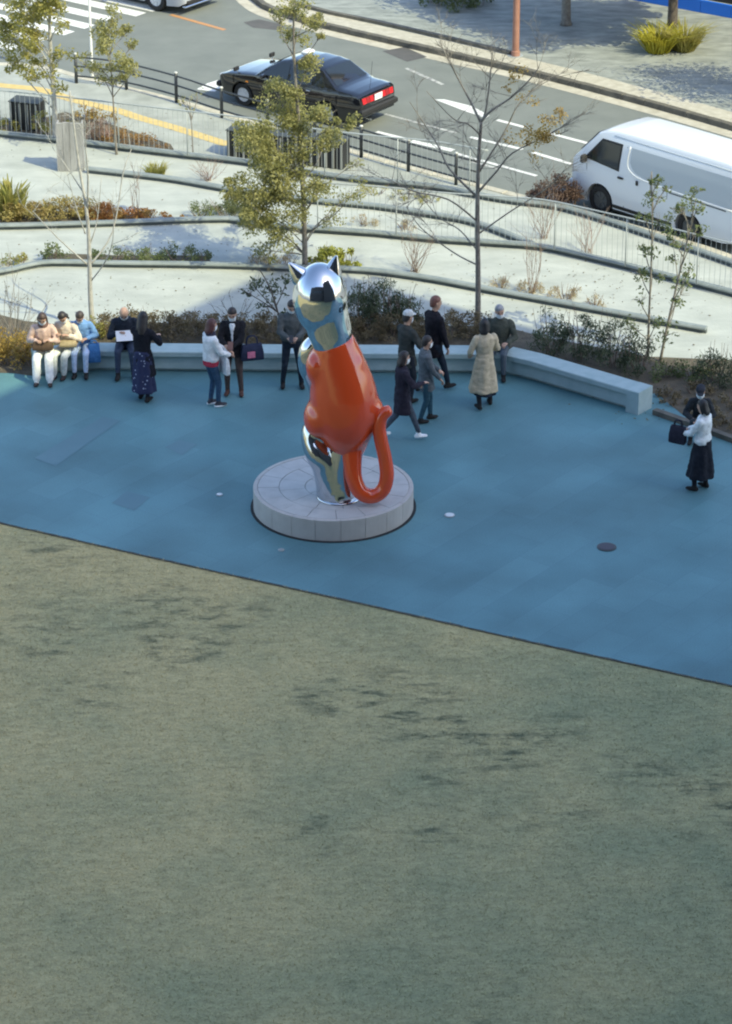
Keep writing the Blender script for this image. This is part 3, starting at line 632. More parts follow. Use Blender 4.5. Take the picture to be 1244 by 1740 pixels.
def shrub(name, label, cells, m, leaf=.07, aspect=.5, n=900, stems=14, group=None, cat='shrub', up=0.0, m_stem=None, seed=1):
    """cells: (px, py of its foot, half width m, half depth m, height m)"""
    random.seed(seed); b = G(cells[0][0], cells[0][1]); root = thing(name, label, cat, b, 0, group)
    LV = []; mb = MB(); tot = sum(c[2] * c[3] * c[4] for c in cells)
    for (px, py, hw, hd, h) in cells:
        c = G(px, py) - b; k = max(30, int(n * (hw * hd * h) / tot)); sub = max(4, k // 40)
        for _ in range(sub):
            a = random.uniform(0, 6.28); r = math.sqrt(random.random()); zz = h * (1 - .55 * r * r) * random.uniform(.25, 1)
            LV.append(blob((c.x + hw * r * math.cos(a), c.y + hd * r * math.sin(a), zz), max(.06, .3 * min(hw, hd, h) + .03), k // sub, .8))
        for _ in range(max(2, stems // len(cells))):
            a = random.uniform(0, 6.28); r = math.sqrt(random.random())
            branches(mb, (c.x + hw * .3 * r * math.cos(a), c.y + hd * .3 * r * math.sin(a), -.02), (c.x + hw * r * math.cos(a), c.y + hd * r * math.sin(a), h * random.uniform(.7, 1.12)), .008, .003, .08, 3, 4)
    cc = np.concatenate(LV); cc[:, 2] = np.maximum(cc[:, 2], .02)
    mb.build('stem', m_stem or W_twig, root)['kind'] = 'stuff'; soup('foliage', leafcloud(cc, None, leaf, aspect, up), 4, m, root); return root
def blades(name, label, px, py, r, h, n, m, wid=.012, lean=.5, cat='plant', group=None, ry=None):
    b = G(px, py); root = thing(name, label, cat, b, 0, group)
    a = RNG.uniform(0, 2 * np.pi, n); rr = np.sqrt(RNG.uniform(0, 1, n)); ry = ry or r
    x, y = rr * r * np.cos(a) * .6, rr * ry * np.sin(a) * .6; hh = h * RNG.uniform(.5, 1.1, n); ln = lean * hh * RNG.uniform(.3, 1.2, n); b2 = a + RNG.uniform(-.6, .6, n); t = RNG.uniform(0, np.pi, n)
    dx, dy = np.cos(b2) * ln, np.sin(b2) * ln; wx, wy = np.cos(t) * wid / 2, np.sin(t) * wid / 2; z = np.zeros(n)
    q0 = np.stack([np.stack([x - wx, y - wy, z], 1), np.stack([x + wx, y + wy, z], 1), np.stack([x + dx * .45 + wx, y + dy * .45 + wy, hh * .7], 1), np.stack([x + dx * .45 - wx, y + dy * .45 - wy, hh * .7], 1)], 1)
    q1 = np.stack([q0[:, 3], q0[:, 2], np.stack([x + dx + wx * .2, y + dy + wy * .2, hh * .92], 1), np.stack([x + dx - wx * .2, y + dy - wy * .2, hh * .92], 1)], 1)
    soup('leaves', np.concatenate([q0, q1]).reshape(-1, 3), 4, m, root); return root
def twigbush(name, label, px, py, hw, h, n, m, r=.006, group=None, seed=1):
    random.seed(seed); b = G(px, py); root = thing(name, label, 'shrub', b, 0, group); mb = MB(); tips = []
    for _ in range(n):
        a = random.uniform(0, 6.28); rr = math.sqrt(random.random())
        P = branches(mb, (random.gauss(0, .05), random.gauss(0, .05), -.02), (hw * rr * math.cos(a), hw * rr * math.sin(a), h * random.uniform(.55, 1.1)), r, r * .4, .1, 4, 4)
        twigs(mb, P, r * .5, 1, h * .28, tips, .6, 3)
    mb.build('twigs', m, root); return root

# hedge and shrubs behind the bench
shrub('low_hedge', 'low brown green hedge along the back of the bench', [(190 + i * 34, 568 + (3 if i > 3 else 0), .25, .48, .46 + .05 * math.sin(i * 1.9)) for i in range(20)], L_brown, .05, .5, 22000, 90, cat='hedge', seed=2)
shrub('feathery_shrub', 'tall dark feathery shrub behind the bench, right of the cat', [(610, 556, .42, .4, .85), (650, 552, .45, .4, .92), (690, 556, .40, .35, .80)], L_dark, .09, .22, 5200, 60, up=.9, seed=3)
shrub('feathery_shrub', 'wispy dark green shrub behind the sloping end of the bench', [(935, 598, .38, .4, .85), (985, 610, .45, .4, .95), (1040, 622, .45, .4, .9), (1085, 634, .35, .35, .7)], L_dark, .09, .22, 4600, 60, up=.9, seed=4)
shrub('ground_shrub', 'low green clump of leaves under the slender trees', [(1130, 640, .32, .3, .32), (1180, 640, .3, .3, .30)], L_green, .06, .5, 900, 20, seed=5)
shrub('feathery_shrub', 'dark shrub at the right edge behind the woman in white', [(1215, 648, .35, .35, .65), (1255, 655, .4, .4, .75)], L_dark, .08, .25, 1800, 30, up=.7, seed=6)
shrub('bank_planting', 'shaded brown ground planting right of the bench end', [(1150, 690, .3, .3, .15), (1200, 710, .4, .35, .18), (1250, 725, .4, .35, .2), (1235, 690, .4, .3, .22), (1130, 668, .25, .2, .2), (1180, 668, .4, .3, .2)], L_brown, .05, .5, 2400, 20, seed=7)
shrub('golden_shrub', 'golden sunlit shrub beside the seated women at far left', [(12, 620, .45, .35, .66), (38, 612, .34, .3, .66), (-20, 610, .4, .4, .68), (55, 622, .25, .2, .45)], L_gold, .05, .55, 3200, 30, seed=8)
shrub('golden_shrub', 'low yellowed hedge behind the women seated at left', [(75, 590, .3, .25, .45), (110, 582, .3, .25, .42), (150, 578, .28, .25, .42), (185, 575, .2, .22, .4)], L_yel, .05, .5, 2400, 30, seed=9)
twigbush('bare_bush', 'bare twiggy bush behind the golden shrub at far left', 20, 588, .8, 1.35, 16, W_grey, .009, seed=4)
twigbush('bare_bush', 'small bare bush behind the bench between the two standing men', 400, 560, .5, .6, 12, W_dark, seed=5)
# terrace beds
shrub('clipped_shrub', 'low green clipped shrubs between the two lowest kerbs at left', [(90, 443, .3, .25, .35), (190, 444, .45, .25, .28), (250, 444, .45, .25, .3), (305, 446, .45, .25, .38), (345, 446, .2, .2, .25)], L_green, .05, .5, 3000, 30, seed=10)
shrub('clipped_shrub', 'low yellow green shrub at the left edge above the lowest kerb', [(5, 452, .32, .25, .25), (35, 447, .2, .2, .18)], L_yel, .05, .5, 700, 10, seed=11)
shrub('bed_planting', 'orange and rust ground planting in the upper left bed', [(215, 374, .5, .28, .26), (260, 374, .4, .2, .18), (180, 371, .4, .3, .3), (300, 375, .25, .15, .1)], L_rust, .05, .6, 3600, 14, seed=12)
shrub('bed_planting', 'brown and yellow ground planting left of the rust coloured bed', [(60, 374, .5, .3, .42), (110, 370, .5, .3, .44), (150, 369, .35, .3, .42), (20, 376, .4, .25, .4)], leafmat('bronze leaves', (.27, .20, .07), (.40, .34, .12)), .055, .5, 5200, 30, seed=13)
blades('leafy_plant', 'bright green upright leafy plant at the left edge of the upper bed', 18, 368, .42, .75, 130, L_yel, .07, .4)
shrub('bed_planting', 'grey green spiky planting left of the tree behind the cat', [(340, 368, .35, .25, .32), (385, 369, .4, .25, .36), (420, 366, .25, .25, .3)], L_green, .09, .2, 1500, 30, up=.6, seed=14)
shrub('bright_shrub', 'bright yellow green shrub at the foot of the tree behind the cat', [(560, 452, .3, .25, .42), (592, 452, .22, .2, .36), (535, 454, .15, .2, .25)], leafmat('bright leaves', (.28, .29, .05), (.42, .42, .10)), .09, .45, 900, 20, seed=15)
shrub('bed_planting', 'dry straw and pinkish planting left of the tree behind the cat, above the lowest kerb', [(450, 455, .35, .25, .35), (490, 456, .25, .2, .3)], L_straw, .07, .2, 600, 30, up=.5, seed=16)
blades('grass_clump', 'yellow green grass clump between the upper kerbs near the railing', 265, 296, .3, .24, 260, L_yel, .012, .9)
twigbush('dry_shrub', 'dry pinkish twiggy shrub below the highest kerb, left of the tree behind the cat', 355, 306, .45, .42, 26, L_pink, seed=6)
shrub('bed_planting', 'pale yellow planting beside the highest kerb, right of the tree behind the cat', [(640, 330, .3, .2, .2), (690, 336, .4, .22, .22), (730, 344, .2, .2, .15)], L_yel, .06, .25, 800, 20, up=.5, seed=17)
twigbush('bare_bush', 'reddish bare bush on the terrace left of the bare tree trunk', 705, 462, .42, .85, 22, W_twig, seed=7)
twigbush('bare_bush', 'tall thin reddish bare stems right of the bare tree trunk', 905, 500, .18, 1.5, 10, W_twig, .007, seed=8)
shrub('dry_grass', 'straw coloured dry planting along the lowest kerb at right', [(850, 490, .25, .2, .26), (900, 498, .3, .2, .25), (960, 508, .3, .2, .3), (1010, 520, .2, .2, .2)], L_straw, .08, .16, 1200, 40, up=.7, seed=18)
twigbush('bare_bush', 'reddish bare bush in front of the white van behind the railing', 925, 404, .5, 1.1, 18, W_twig, .006, seed=9)
shrub('bed_planting', 'rust coloured planting inside the railing near the yellow strip', [(190, 238, .4, .3, .34), (235, 249, .45, .3, .30), (275, 258, .3, .2, .18)], leafmat('rust brown leaves', (.28, .15, .05), (.36, .22, .07)), .05, .5, 1300, 20, seed=19)
shrub('dry_shrub', 'pinkish dry shrub right of the grey pillar inside the railing', [(165, 240, .3, .25, .55)], L_pink, .06, .25, 900, 30, up=.5, seed=20)
shrub('yellow_shrub', 'yellowing shrub left of the grey pillar inside the railing', [(75, 235, .35, .25, .6), (110, 238, .2, .2, .5), (10, 226, .3, .2, .45)], L_yel, .06, .5, 1300, 25, seed=21)
shrub('yellow_shrub', 'small yellow leaved shrub behind the pinkish one, by the tactile strip', [(150, 205, .3, .25, .45), (185, 212, .2, .2, .35)], L_gold, .06, .5, 700, 15, seed=22)
for i, (x, y, r) in enumerate([(1118, 88, .45), (1162, 86, .38)]):
    blades('bright_clump', ['bright yellow arching grass clump left of the trunk on the far pavement', 'green yellow arching grass clump right of the trunk on the far pavement'][i], x, y, r, .62, 420, [leafmat('bright yellow blades', (.50, .44, .05), (.42, .40, .06)), L_yel][i], .03, 1.1, group='clumps on the far pavement')
shrub('round_shrub', 'dark green shrub at the top edge on the far pavement', [(775, 12, .55, .5, .75), (740, 6, .4, .4, .55), (815, 8, .4, .4, .55)], L_green, .09, .5, 2600, 20, seed=24)

shrub('round_shrub', 'dense rounded brown shrub on the kerb strip in front of the white van', [(948, 346, .42, .3, .62), (918, 340, .25, .22, .42), (972, 350, .25, .22, .55)], leafmat('dark red brown leaves', (.085, .05, .04), (.15, .095, .07)), .05, .5, 4200, 30, seed=33)
shrub('bed_planting', 'pale dry planting on the terrace between the kerbs right of the tree behind the cat', [(620, 382, .3, .2, .2), (690, 392, .3, .2, .18)], L_straw, .07, .18, 500, 20, up=.6, seed=34)
twigbush('bare_bush', 'pinkish bare bush behind the railing post below the white van', 1000, 432, .45, .9, 18, L_pink, .006, seed=12)
twigbush('bare_bush', 'thin bare stems beside the pale bare tree on the terrace at left', 235, 374, .25, 1.2, 6, W_twig, .007, seed=13)
def litter():
    xs = []; 
    for (px, py, sp, n) in ((300, 425, 1.6, 160), (150, 510, 1.6, 200), (700, 500, 1.5, 130), (1000, 560, 1.2, 140), (620, 350, 1.8, 150), (1050, 500, 1.4, 120), (200, 230, 1.6, 160), (1150, 690, .8, 90), (900, 470, 1.4, 110)):
        c = G(px, py); xs.append(np.stack([RNG.normal(c.x, sp, n), RNG.normal(c.y, sp * .55, n), RNG.uniform(.008, .02, n)], 1))
    return leafcloud(np.concatenate(xs), None, .055, .6, 0)
tag(soup('leaf_litter', litter() * np.array([1, 1, .35]) + np.array([0, 0, .008]), 4, L_brown), 'fallen brown leaves scattered over the terrace paving', 'leaves', kind='stuff')

# ------------------------------------------------------------------ street furniture and things on the terrace
def slatbox(label, ax, ay, bx, by, h, d=.42):
    a, b = G(ax, ay), G(bx, by); v = b - a; L_ = v.length; root = thing('louvre_box', label, 'utility box', a, math.atan2(v.y, v.x), 'dark louvred boxes behind the railing')
    mb = MB(); mb.box((L_ / 2, d / 2, h / 2), (L_, d, h), 0, .015); mb.build('body', mat('near black metal', (.018, .019, .02), .6), root)
    mb = MB(); mb.box((L_ / 2, d / 2, h + .011), (L_ + .04, d + .04, .02), 0, .004); mb.build('lid', mat('dark lid', (.05, .055, .05), .6), root)
    mb = MB(); mb.box((0, -.016, h / 2), (.028, .03, h - .04)); s0 = mb.build('slat', mat('grey slat', (.30, .31, .29), .5, .2), root)
    n = int(L_ / .155)
    for i in range(n):
        o = s0 if i == 0 else dup(s0, root); o.location = (.04 + i * (L_ - .08) / (n - 1), 0, 0)
slatbox('long dark louvred box behind the railing, partly hidden by the tree behind the cat', 386, 266, 583, 289, .58)
slatbox('short dark louvred box behind the railing at far left', 18, 219, 66, 224, .62)
p0 = G(121, 290)
root = thing('grey_pillar', 'tall grey weathered board pillar at the start of the kerb, left on the terrace', 'pillar', p0)
M_pil = mat('weathered grey boards', (.23, .23, .22), .9, 0, (.36, .36, .35), 7, 7, bump=.4, stretch=(1, 1, .18), coords='OBJ')
for i in range(4):
    mb = MB(); mb.box((-.213 + i * .142, -.02, .53 + random.uniform(-.01, .01)), (.136, .05, 1.07), 0, .006); mb.build('board', M_pil, root)
for s in (-1, 1): mb = MB(); mb.box((s * .256, .13, .52), (.04, .24, 1.04), 0, .006); mb.build('board', M_pil, root)
mb = MB(); mb.box((0, .12, .5), (.46, .2, 1.0)); mb.build('core', M_kerbdark, root)
def pole(name, label, cat, px, py, r, h, m, plate=None):
    p = G(px, py); root = thing(name, label, cat, p)
    mb = MB(); mb.tube([(0, 0, -.02), (0, 0, .12), (0, 0, .14), (0, 0, h)], [r * 1.25, r * 1.25, r, r * .85], 12); mb.build('pole', m, root, True, angle=40)
    mb = MB(); mb.lathe([(r * 2.2, 0), (r * 2.2, .015), (.001, .015)], 16); mb.build('base_plate', M_steel, root); return root
r_ = pole('lamp_post', 'rust red lamp post standing on the far pavement edge', 'lamp post', 876, 95, .085, 6.5, mat('rust red paint', (.30, .145, .10), .6, 0, (.36, .19, .14), 5, coords='OBJ'))
mb = MB(); mb.tube([(0, 0, 6.5), (0, -.1, 6.7), (0, -.8, 6.85), (0, -1.3, 6.85)], .05, 8); mb.build('arm', M_darksteel, r_)
r_ = pole('sign_pole', 'thin white pole at the kerb corner between the two left trees', 'pole', 157, 132, .03, 3.4, mat('white paint', (.7, .7, .66), .5))
mb = MB(); mb.box((0, -.04, 3.1), (.4, .02, .4), 0, .005); mb.build('back_plate', M_steel, r_)
# blue barrier with the dark wall behind it, top right
a, b = G(1040, -7), G(1400, 60); v = b - a; n_ = 7
root = thing('blue_barrier', 'bright blue low barrier at the top right corner', 'barrier', a, math.atan2(v.y, v.x)); M_blue = mat('bright blue paint', (.012, .16, .72), .5)
for i in range(n_):
    w = v.length / n_; mb = MB(); mb.box((w * (i + .5), 0, .16), (w - .012, .06, .32), 0, .01); mb.build('panel', M_blue, root)
root = thing('dark_building', 'dark wall of a building behind the blue barrier', 'building', a + Vector((-.1, .75, 0)), math.atan2(v.y, v.x))
mb = MB(); mb.box((10, 3, 2.2), (20.5, 5, 4.4)); mb.build('wall', M_black, root); mb = MB(); mb.box((10, 3, 4.5), (20.8, 5.3, .2)); mb.build('roof', M_darksteel, root)

# ------------------------------------------------------------------ vehicles
M_tyre = mat('tyre rubber', (.02, .02, .02), .85); M_rim = mat('alloy rim', (.62, .63, .64), .4, .1); M_glass = mat('car glass', (.015, .02, .022), .05, 0, spec=.7, coat=.3)
M_chr = mat('trim chrome', (.75, .76, .77), .15, 1); M_trim = mat('black plastic trim', (.02, .02, .021), .6); M_red = mat('red lamp', (.55, .012, .02), .15, 0, coat=.6); M_lampw = mat('clear lamp', (.7, .72, .74), .1, .3, coat=.5); M_plate = mat('plate', (.75, .77, .75), .4)
def interp(tab, x):
    for (a, b), (c, d) in zip(tab, tab[1:]):
        if x <= c: return b + (d - b) * ((x - a) / (c - a)) if c > a else d
    return tab[-1][1]
class Car:
    def __init__(s, name, label, paint, L_, top, bot, plan, hwz, wheels, wr, loc, rz, sc=1.0):
        s.top, s.bot, s.plan, s.hwz, s.L = top, bot, plan, hwz, L_
        s.root = thing(name, label, 'van' if 'van' in name else 'car', loc, rz); s.root.scale = (sc, sc, sc); s.rim = mat('dark steel rim', (.10, .11, .115), .5, .3) if 'van' in name else M_rim
        xs = sorted(set([round(L_ * i / 60, 4) for i in range(61)] + [t[0] for t in top]))
        rs = []
        for x in xs:
            zt, zb, pl = interp(top, x), interp(bot, x), interp(plan, x); lp = []
            fr = [0, .08, .2, .35, .5, .65, .8, .9, .96]
            side = [(s.hw(zb + (zt - zb) * f) * pl, zb + (zt - zb) * f) for f in fr]
            w = side[-1][0]; c = .09 if zt > 1.2 else .05
            topc = [(w - c * .12, zt - (zt - zb) * .02), (w - c * .5, zt - .004), (w * .72, zt + .012), (w * .4, zt + .022)]
            hl = [(side[0][0] * .8, zb)] + side + topc
            lp = [Vector((x, -y, z)) for y, z in hl] + [Vector((x, 0, zt + .026))] + [Vector((x, y, z)) for y, z in reversed(hl)] + [Vector((x, 0, zb))]
            rs.append(lp)
        mb = MB(); mb.rings(rs)
        me = bpy.data.meshes.new('b'); me.from_pydata(mb.v, [], mb.f); bm = bmesh.new(); bm.from_mesh(me); bmesh.ops.recalc_face_normals(bm, faces=bm.faces); bm.to_mesh(me); bm.free()
        o = bpy.data.objects.new('b', me); C.objects.link(o); cut = MB()
        for wx in wheels:
            for sd in (-1, 1):
                y0 = .86 * s.hw(.5) - .28 if False else s.hw(.5) - .27
                ringa = [[(wx + (wr + .055) * math.cos(t * math.pi / 12), sd * yy, wr + (wr + .055) * math.sin(t * math.pi / 12)) for t in range(24)] for yy in (y0, s.hw(.5) + .2)]
                cut.rings(ringa)
        cm = bpy.data.meshes.new('c'); cm.from_pydata(cut.v, [], cut.f); bm = bmesh.new(); bm.from_mesh(cm); bmesh.ops.recalc_face_normals(bm, faces=bm.faces); bm.to_mesh(cm); bm.free()
        co = bpy.data.objects.new('c', cm); C.objects.link(co)
        md = o.modifiers.new('x', 'BOOLEAN'); md.operation = 'DIFFERENCE'; md.object = co; md.solver = 'EXACT'
        dg = bpy.context.evaluated_depsgraph_get(); dg.update(); nm = bpy.data.meshes.new_from_object(o.evaluated_get(dg))
        bpy.data.objects.remove(o); bpy.data.objects.remove(co)
        nm.materials.clear(); nm.polygons.foreach_set('use_smooth', [True] * len(nm.polygons)); nm.set_sharp_from_angle(angle=R(32))
        s.body = linkmesh('body', nm, paint, s.root)
        for wx in wheels:
            mbw = MB(); mbw.box((wx, 0, wr + .05), (wr * 1.9, s.hw(.5) * 2 - .5, wr * 1.3)); mbw.build('wheel_well', M_trim, s.root)
            for sd in (-1, 1): s.wheel(wx, sd, wr)
    def hw(s, z): return interp(s.hwz, z)
    def wheel(s, wx, sd, r):
        w = bpy.data.objects.new('wheel', None); C.objects.link(w); w.parent = s.root; w.location = (wx, sd * (s.hw(.4) - .11), r); w.empty_display_size = .2
        mb = MB(); mb.lathe([(r * .62, -.09), (r * .93, -.095), (r, -.06), (r, .06), (r * .93, .095), (r * .62, .09), (r * .62, -.09)], 28, axis='y', cap=False); mb.build('tyre', M_tyre, w, True, angle=40)
        mb = MB(); y = sd * .065; mb.lathe([(r * .63, y), (r * .6, y + sd * .015), (r * .55, y - sd * .05), (r * .22, y - sd * .05), (r * .18, y + sd * .012), (.001, y + sd * .012)], 24, axis='y')
        for i in range(7):
            a = i * 2 * math.pi / 7; c, sn = math.cos(a), math.sin(a)
            P = [(rr * c - tt * sn, y + sd * .014, rr * sn + tt * c) for rr, tt in ((r * .15, -.03), (r * .58, -.022), (r * .58, .022), (r * .15, .03))]
            P += [(p[0], y - sd * .03, p[2]) for p in P]; mb.add(P, [(0, 1, 2, 3), (7, 6, 5, 4), (0, 1, 5, 4), (1, 2, 6, 5), (2, 3, 7, 6), (3, 0, 4, 7)])
        mb.build('rim', s.rim, w)
    def side_pane(s, name, poly, m, sides=(-1, 1), off=.009, th=.03):
        for sd in sides:
            mb = MB(); n = len(poly); A = []
            for o_ in (off - th, off): A += [(x, sd * (s.hw(z) * interp(s.plan, x) + o_), z) for x, z in poly]
            mb.add(A, [tuple(range(n))[::-1], tuple(range(n, 2 * n))] + [(i, (i + 1) % n, n + (i + 1) % n, n + i) for i in range(n)])
            mb.build(name, m, s.root)
    def cross_pane(s, name, x0, z0, x1, z1, f0, f1, m, off=.012, y0=-1, y1=1, th=.014, crown=.0):
        d = Vector((x1 - x0, 0, z1 - z0)).normalized(); nrm = Vector((-d.z, 0, d.x))
        if nrm.z < 0 and abs(nrm.z) > .05: nrm = -nrm
        mb = MB(); A = []
        w0, w1 = s.hw(z0) * interp(s.plan, min(max(x0, 0), s.L)) * f0, s.hw(z1) * interp(s.plan, min(max(x1, 0), s.L)) * f1
        for o_ in (off - th, off):
            for (x, z, w) in ((x0, z0, w0), (x1, z1, w1)):
                for i in range(9):
                    t = y0 + (y1 - y0) * i / 8; A.append(Vector((x, t * w, z)) + nrm * (o_ + crown * (1 - t * t)))
        F = []
        for i in range(8): F += [(i, i + 1, 9 + i + 1, 9 + i), (18 + i, 27 + i, 27 + i + 1, 18 + i + 1), (i, 18 + i, 18 + i + 1, i + 1), (9 + i, 9 + i + 1, 27 + i + 1, 27 + i)]
        F += [(0, 9, 27, 18), (8, 26, 35, 17)]
        mb.add(A, F); return mb.build(name, m, s.root, True, angle=40)
    def lump(s, name, c, size, m, rz=0.0, b=.02, parent=None):
        mb = MB(); mb.box(c, size, rz, b); return mb.build(name, m, parent or s.root, True, angle=35)

def sedan(label, name, paint, p_front, p_rear_dir, taxi=False, sc=1.0):
    """local x runs from the front bumper (0) to the rear"""
    Ls = 4.69 if taxi else 4.6
    if taxi:
        top = [(0, .58), (.03, .68), (.10, .76), (.35, .84), (.8, .895), (1.28, .94), (1.75, 1.27), (1.98, 1.40), (2.25, 1.455), (2.7, 1.475), (3.1, 1.45), (3.35, 1.39), (3.9, 1.02), (4.0, 1.0), (4.3, .985), (4.55, .955), (4.64, .90), (4.69, .74)]
    else:
        top = [(0, .52), (.04, .62), (.14, .70), (.45, .80), (.9, .88), (1.15, .92), (1.75, 1.28), (2.0, 1.40), (2.3, 1.44), (2.8, 1.44), (3.3, 1.36), (4.0, 1.06), (4.35, 1.03), (4.52, .98), (4.6, .8)]
    bot = [(0, .30), (.15, .22), (.5, .19), (Ls - .6, .2), (Ls - .15, .26), (Ls, .34)]
    plan = [(0, .84), (.05, .90), (.2, .96), (.6, 1), (Ls - .7, 1), (Ls - .2, .965), (Ls - .04, .93), (Ls, .88)]
    hwz = [(0, .74), (.2, .80), (.45, .845), (.7, .848), (.92, .82), (1.0, .78), (1.2, .68), (1.45, .57), (1.5, .52)]
    rz = math.atan2(p_rear_dir.y, p_rear_dir.x)
    c = Car(name, label, paint, Ls, top, bot, plan, hwz, (.86, .86 + 2.78), .315, (p_front.x, p_front.y, -.118), rz, sc)
    if taxi:
        c.cross_pane('windshield', 1.34, .975, 1.92, 1.385, .9, .93, M_glass, .016, crown=.006)
        c.cross_pane('rear_window', 3.84, 1.055, 3.38, 1.375, .88, .9, M_glass, .016, crown=.006)
        c.side_pane('side_window', [(1.56, .99), (2.32, .99), (2.32, 1.37), (2.06, 1.36)], M_glass); c.side_pane('side_window', [(2.40, .99), (3.12, .99), (3.10, 1.36), (2.40, 1.37)], M_glass); c.side_pane('side_window', [(3.19, .99), (3.56, .99), (3.38, 1.24), (3.19, 1.33)], M_glass)
        c.side_pane('trim_strip', [(.95, .60), (3.3, .60), (3.3, .635), (.95, .635)], M_trim); c.side_pane('wing_lamp', [(.98, .70), (1.05, .70), (1.05, .73), (.98, .73)], mat('amber lens', (.7, .25, .03), .2), off=.01)
        for xx in (1.32, 2.36, 3.2): c.side_pane('door_seam', [(xx, .28), (xx + .012, .28), (xx + .012, .95), (xx, .95)], M_trim, off=.002)
        for sd in (-1, 1):
            for xx in (2.2, 3.05): c.lump('door_handle', (xx, sd * (c.hw(.84) + .014), .84), (.13, .03, .028), M_chr, b=.008)
            m_ = c.lump('fender_mirror', (.62, sd * .78, .98), (.05, .19, .12), M_trim, b=.02); mb = MB(); mb.tube([(.66, sd * .74, .84), (.63, sd * .77, .95)], .012, 6); mb.build('mirror_stalk', M_chr, m_)
        # tail: lamps across the back, plate, bumper
        M_red2 = mat('dark red lamp', (.30, .01, .015), .12, 0, coat=.8)
        for a_, b_ in ((-.97, -.74), (.74, .97)): c.cross_pane('tail_lamp', 4.695, .715, 4.662, .865, .93, .93, M_red, .014, a_, b_)
        for a_, b_ in ((-.725, -.50), (.50, .725)): c.cross_pane('tail_lamp', 4.695, .715, 4.662, .865, .93, .93, M_red2, .014, a_, b_)
        for a_, b_ in ((-.485, -.30), (.30, .485)): c.cross_pane('tail_lamp', 4.695, .715, 4.662, .865, .93, .93, M_red, .014, a_, b_)
        c.cross_pane('lamp_bezel', 4.697, .695, 4.655, .885, .94, .94, M_trim, .004, -.98, .98)
        for sd in (-1, 1): c.lump('door_mirror', (1.62, sd * .92, .98), (.09, .16, .11), M_bpaint, b=.03)
        c.cross_pane('plate_panel', 4.697, .70, 4.665, .875, .93, .93, mat('dark red panel', (.25, .012, .018), .2, coat=.4), .012, -.29, .29)
        c.lump('number_plate', (4.708, 0, .79), (.016, .33, .165), M_plate, b=.004)
        c.lump('rear_bumper', (4.70, 0, .50), (.13, 1.60, .17), M_trim, b=.04); c.lump('front_bumper', (-.005, 0, .45), (.13, 1.56, .17), M_trim, b=.04)
        for sd in (-1, 1): c.lump('headlight', (.03, sd * .55, .66), (.06, .34, .14), M_lampw, b=.02)
        c.lump('grille', (.01, 0, .65), (.05, .70, .12), M_chr, b=.01)
        sg = c.lump('roof_lamp', (2.42, 0, 1.565), (.20, .34, .13), M_plate, b=.04)
        mb = MB(); mb.tube([(4.1, .5, 1.0), (4.15, .5, 1.5)], .005, 5); mb.build('antenna', M_trim, c.root)
        mb = MB(); mb.tube([(4.6, -.4, .28), (4.76, -.4, .27)], .028, 10); mb.build('exhaust', M_chr, c.root)
        c.cross_pane('windshield_glint', 1.42, 1.035, 1.52, 1.105, .55, .55, mat('pale glint', (.6, .62, .6), .6), .02, -.6, .6)  # bright windshield reflection modelled as a pale pane
        for sd in (-1, 1): c.lump('headrest_cover', (3.60, sd * .32, .90), (.09, .3, .12), M_plate, b=.03)
    else:
        c.cross_pane('windshield', 1.24, .975, 1.94, 1.375, .9, .93, M_glass, .016, crown=.006)
        c.cross_pane('rear_window', 3.95, 1.09, 3.36, 1.335, .88, .9, M_glass, .016)
        c.side_pane('side_window', [(1.6, .98), (2.4, .98), (2.4, 1.34), (2.1, 1.33)], M_glass); c.side_pane('side_window', [(2.47, .98), (3.5, 1.0), (3.2, 1.30), (2.47, 1.34)], M_glass)
        for xx in (1.3, 2.44): c.side_pane('door_seam', [(xx, .28), (xx + .012, .28), (xx + .012, .95), (xx, .95)], M_trim, off=.002)
        c.lump('grille', (.0, 0, .50), (.06, .95, .16), M_trim, b=.02); c.lump('lower_intake', (.01, 0, .30), (.08, 1.25, .10), M_trim, b=.02); c.lump('front_lip', (-.015, 0, .225), (.10, 1.5, .045), M_chr, b=.015)
        for sd in (-1, 1): c.lump('headlight', (.10, sd * .60, .63), (.16, .36, .13), M_lampw, sd * -.35, .03); c.lump('door_mirror', (1.5, sd * .93, 1.0), (.11, .2, .13), paint, b=.03)
        c.lump('number_plate', (-.035, 0, .42), (.016, .33, .165), M_plate, b=.004)
    return c
rd = Vector((.81, -.585, 0)).normalized(); TS = .845
M_bpaint = mat('black car paint', (.008, .009, .012), .12, 0, coat=1.0); M_silver = mat('silver white paint', (.50, .53, .58), .22, .25, coat=.9); M_white = mat('white van paint', (.74, .77, .80), .3, 0, coat=.6)
# taxi: near side is +-y; front towards the upper left
w0 = G(414, 180, -.12); side = Vector((rd.y, -rd.x, 0)); side = side if side.y < 0 else -side
fr = w0 - rd * .86 * TS - side * .80 * TS
sedan('black taxi saloon with red tail lamps in the near lane', 'black_taxi', M_bpaint, fr, rd, True, TS)
pf = G(318, 26, -.12); cd = Vector((-.80, .60, 0)); s2 = Vector((cd.y, -cd.x, 0)); s2 = s2 if s2.y < 0 else -s2
sedan('silver white saloon entering at the top edge beside the crossing', 'silver_car', M_silver, pf - s2 * .62, cd, False)

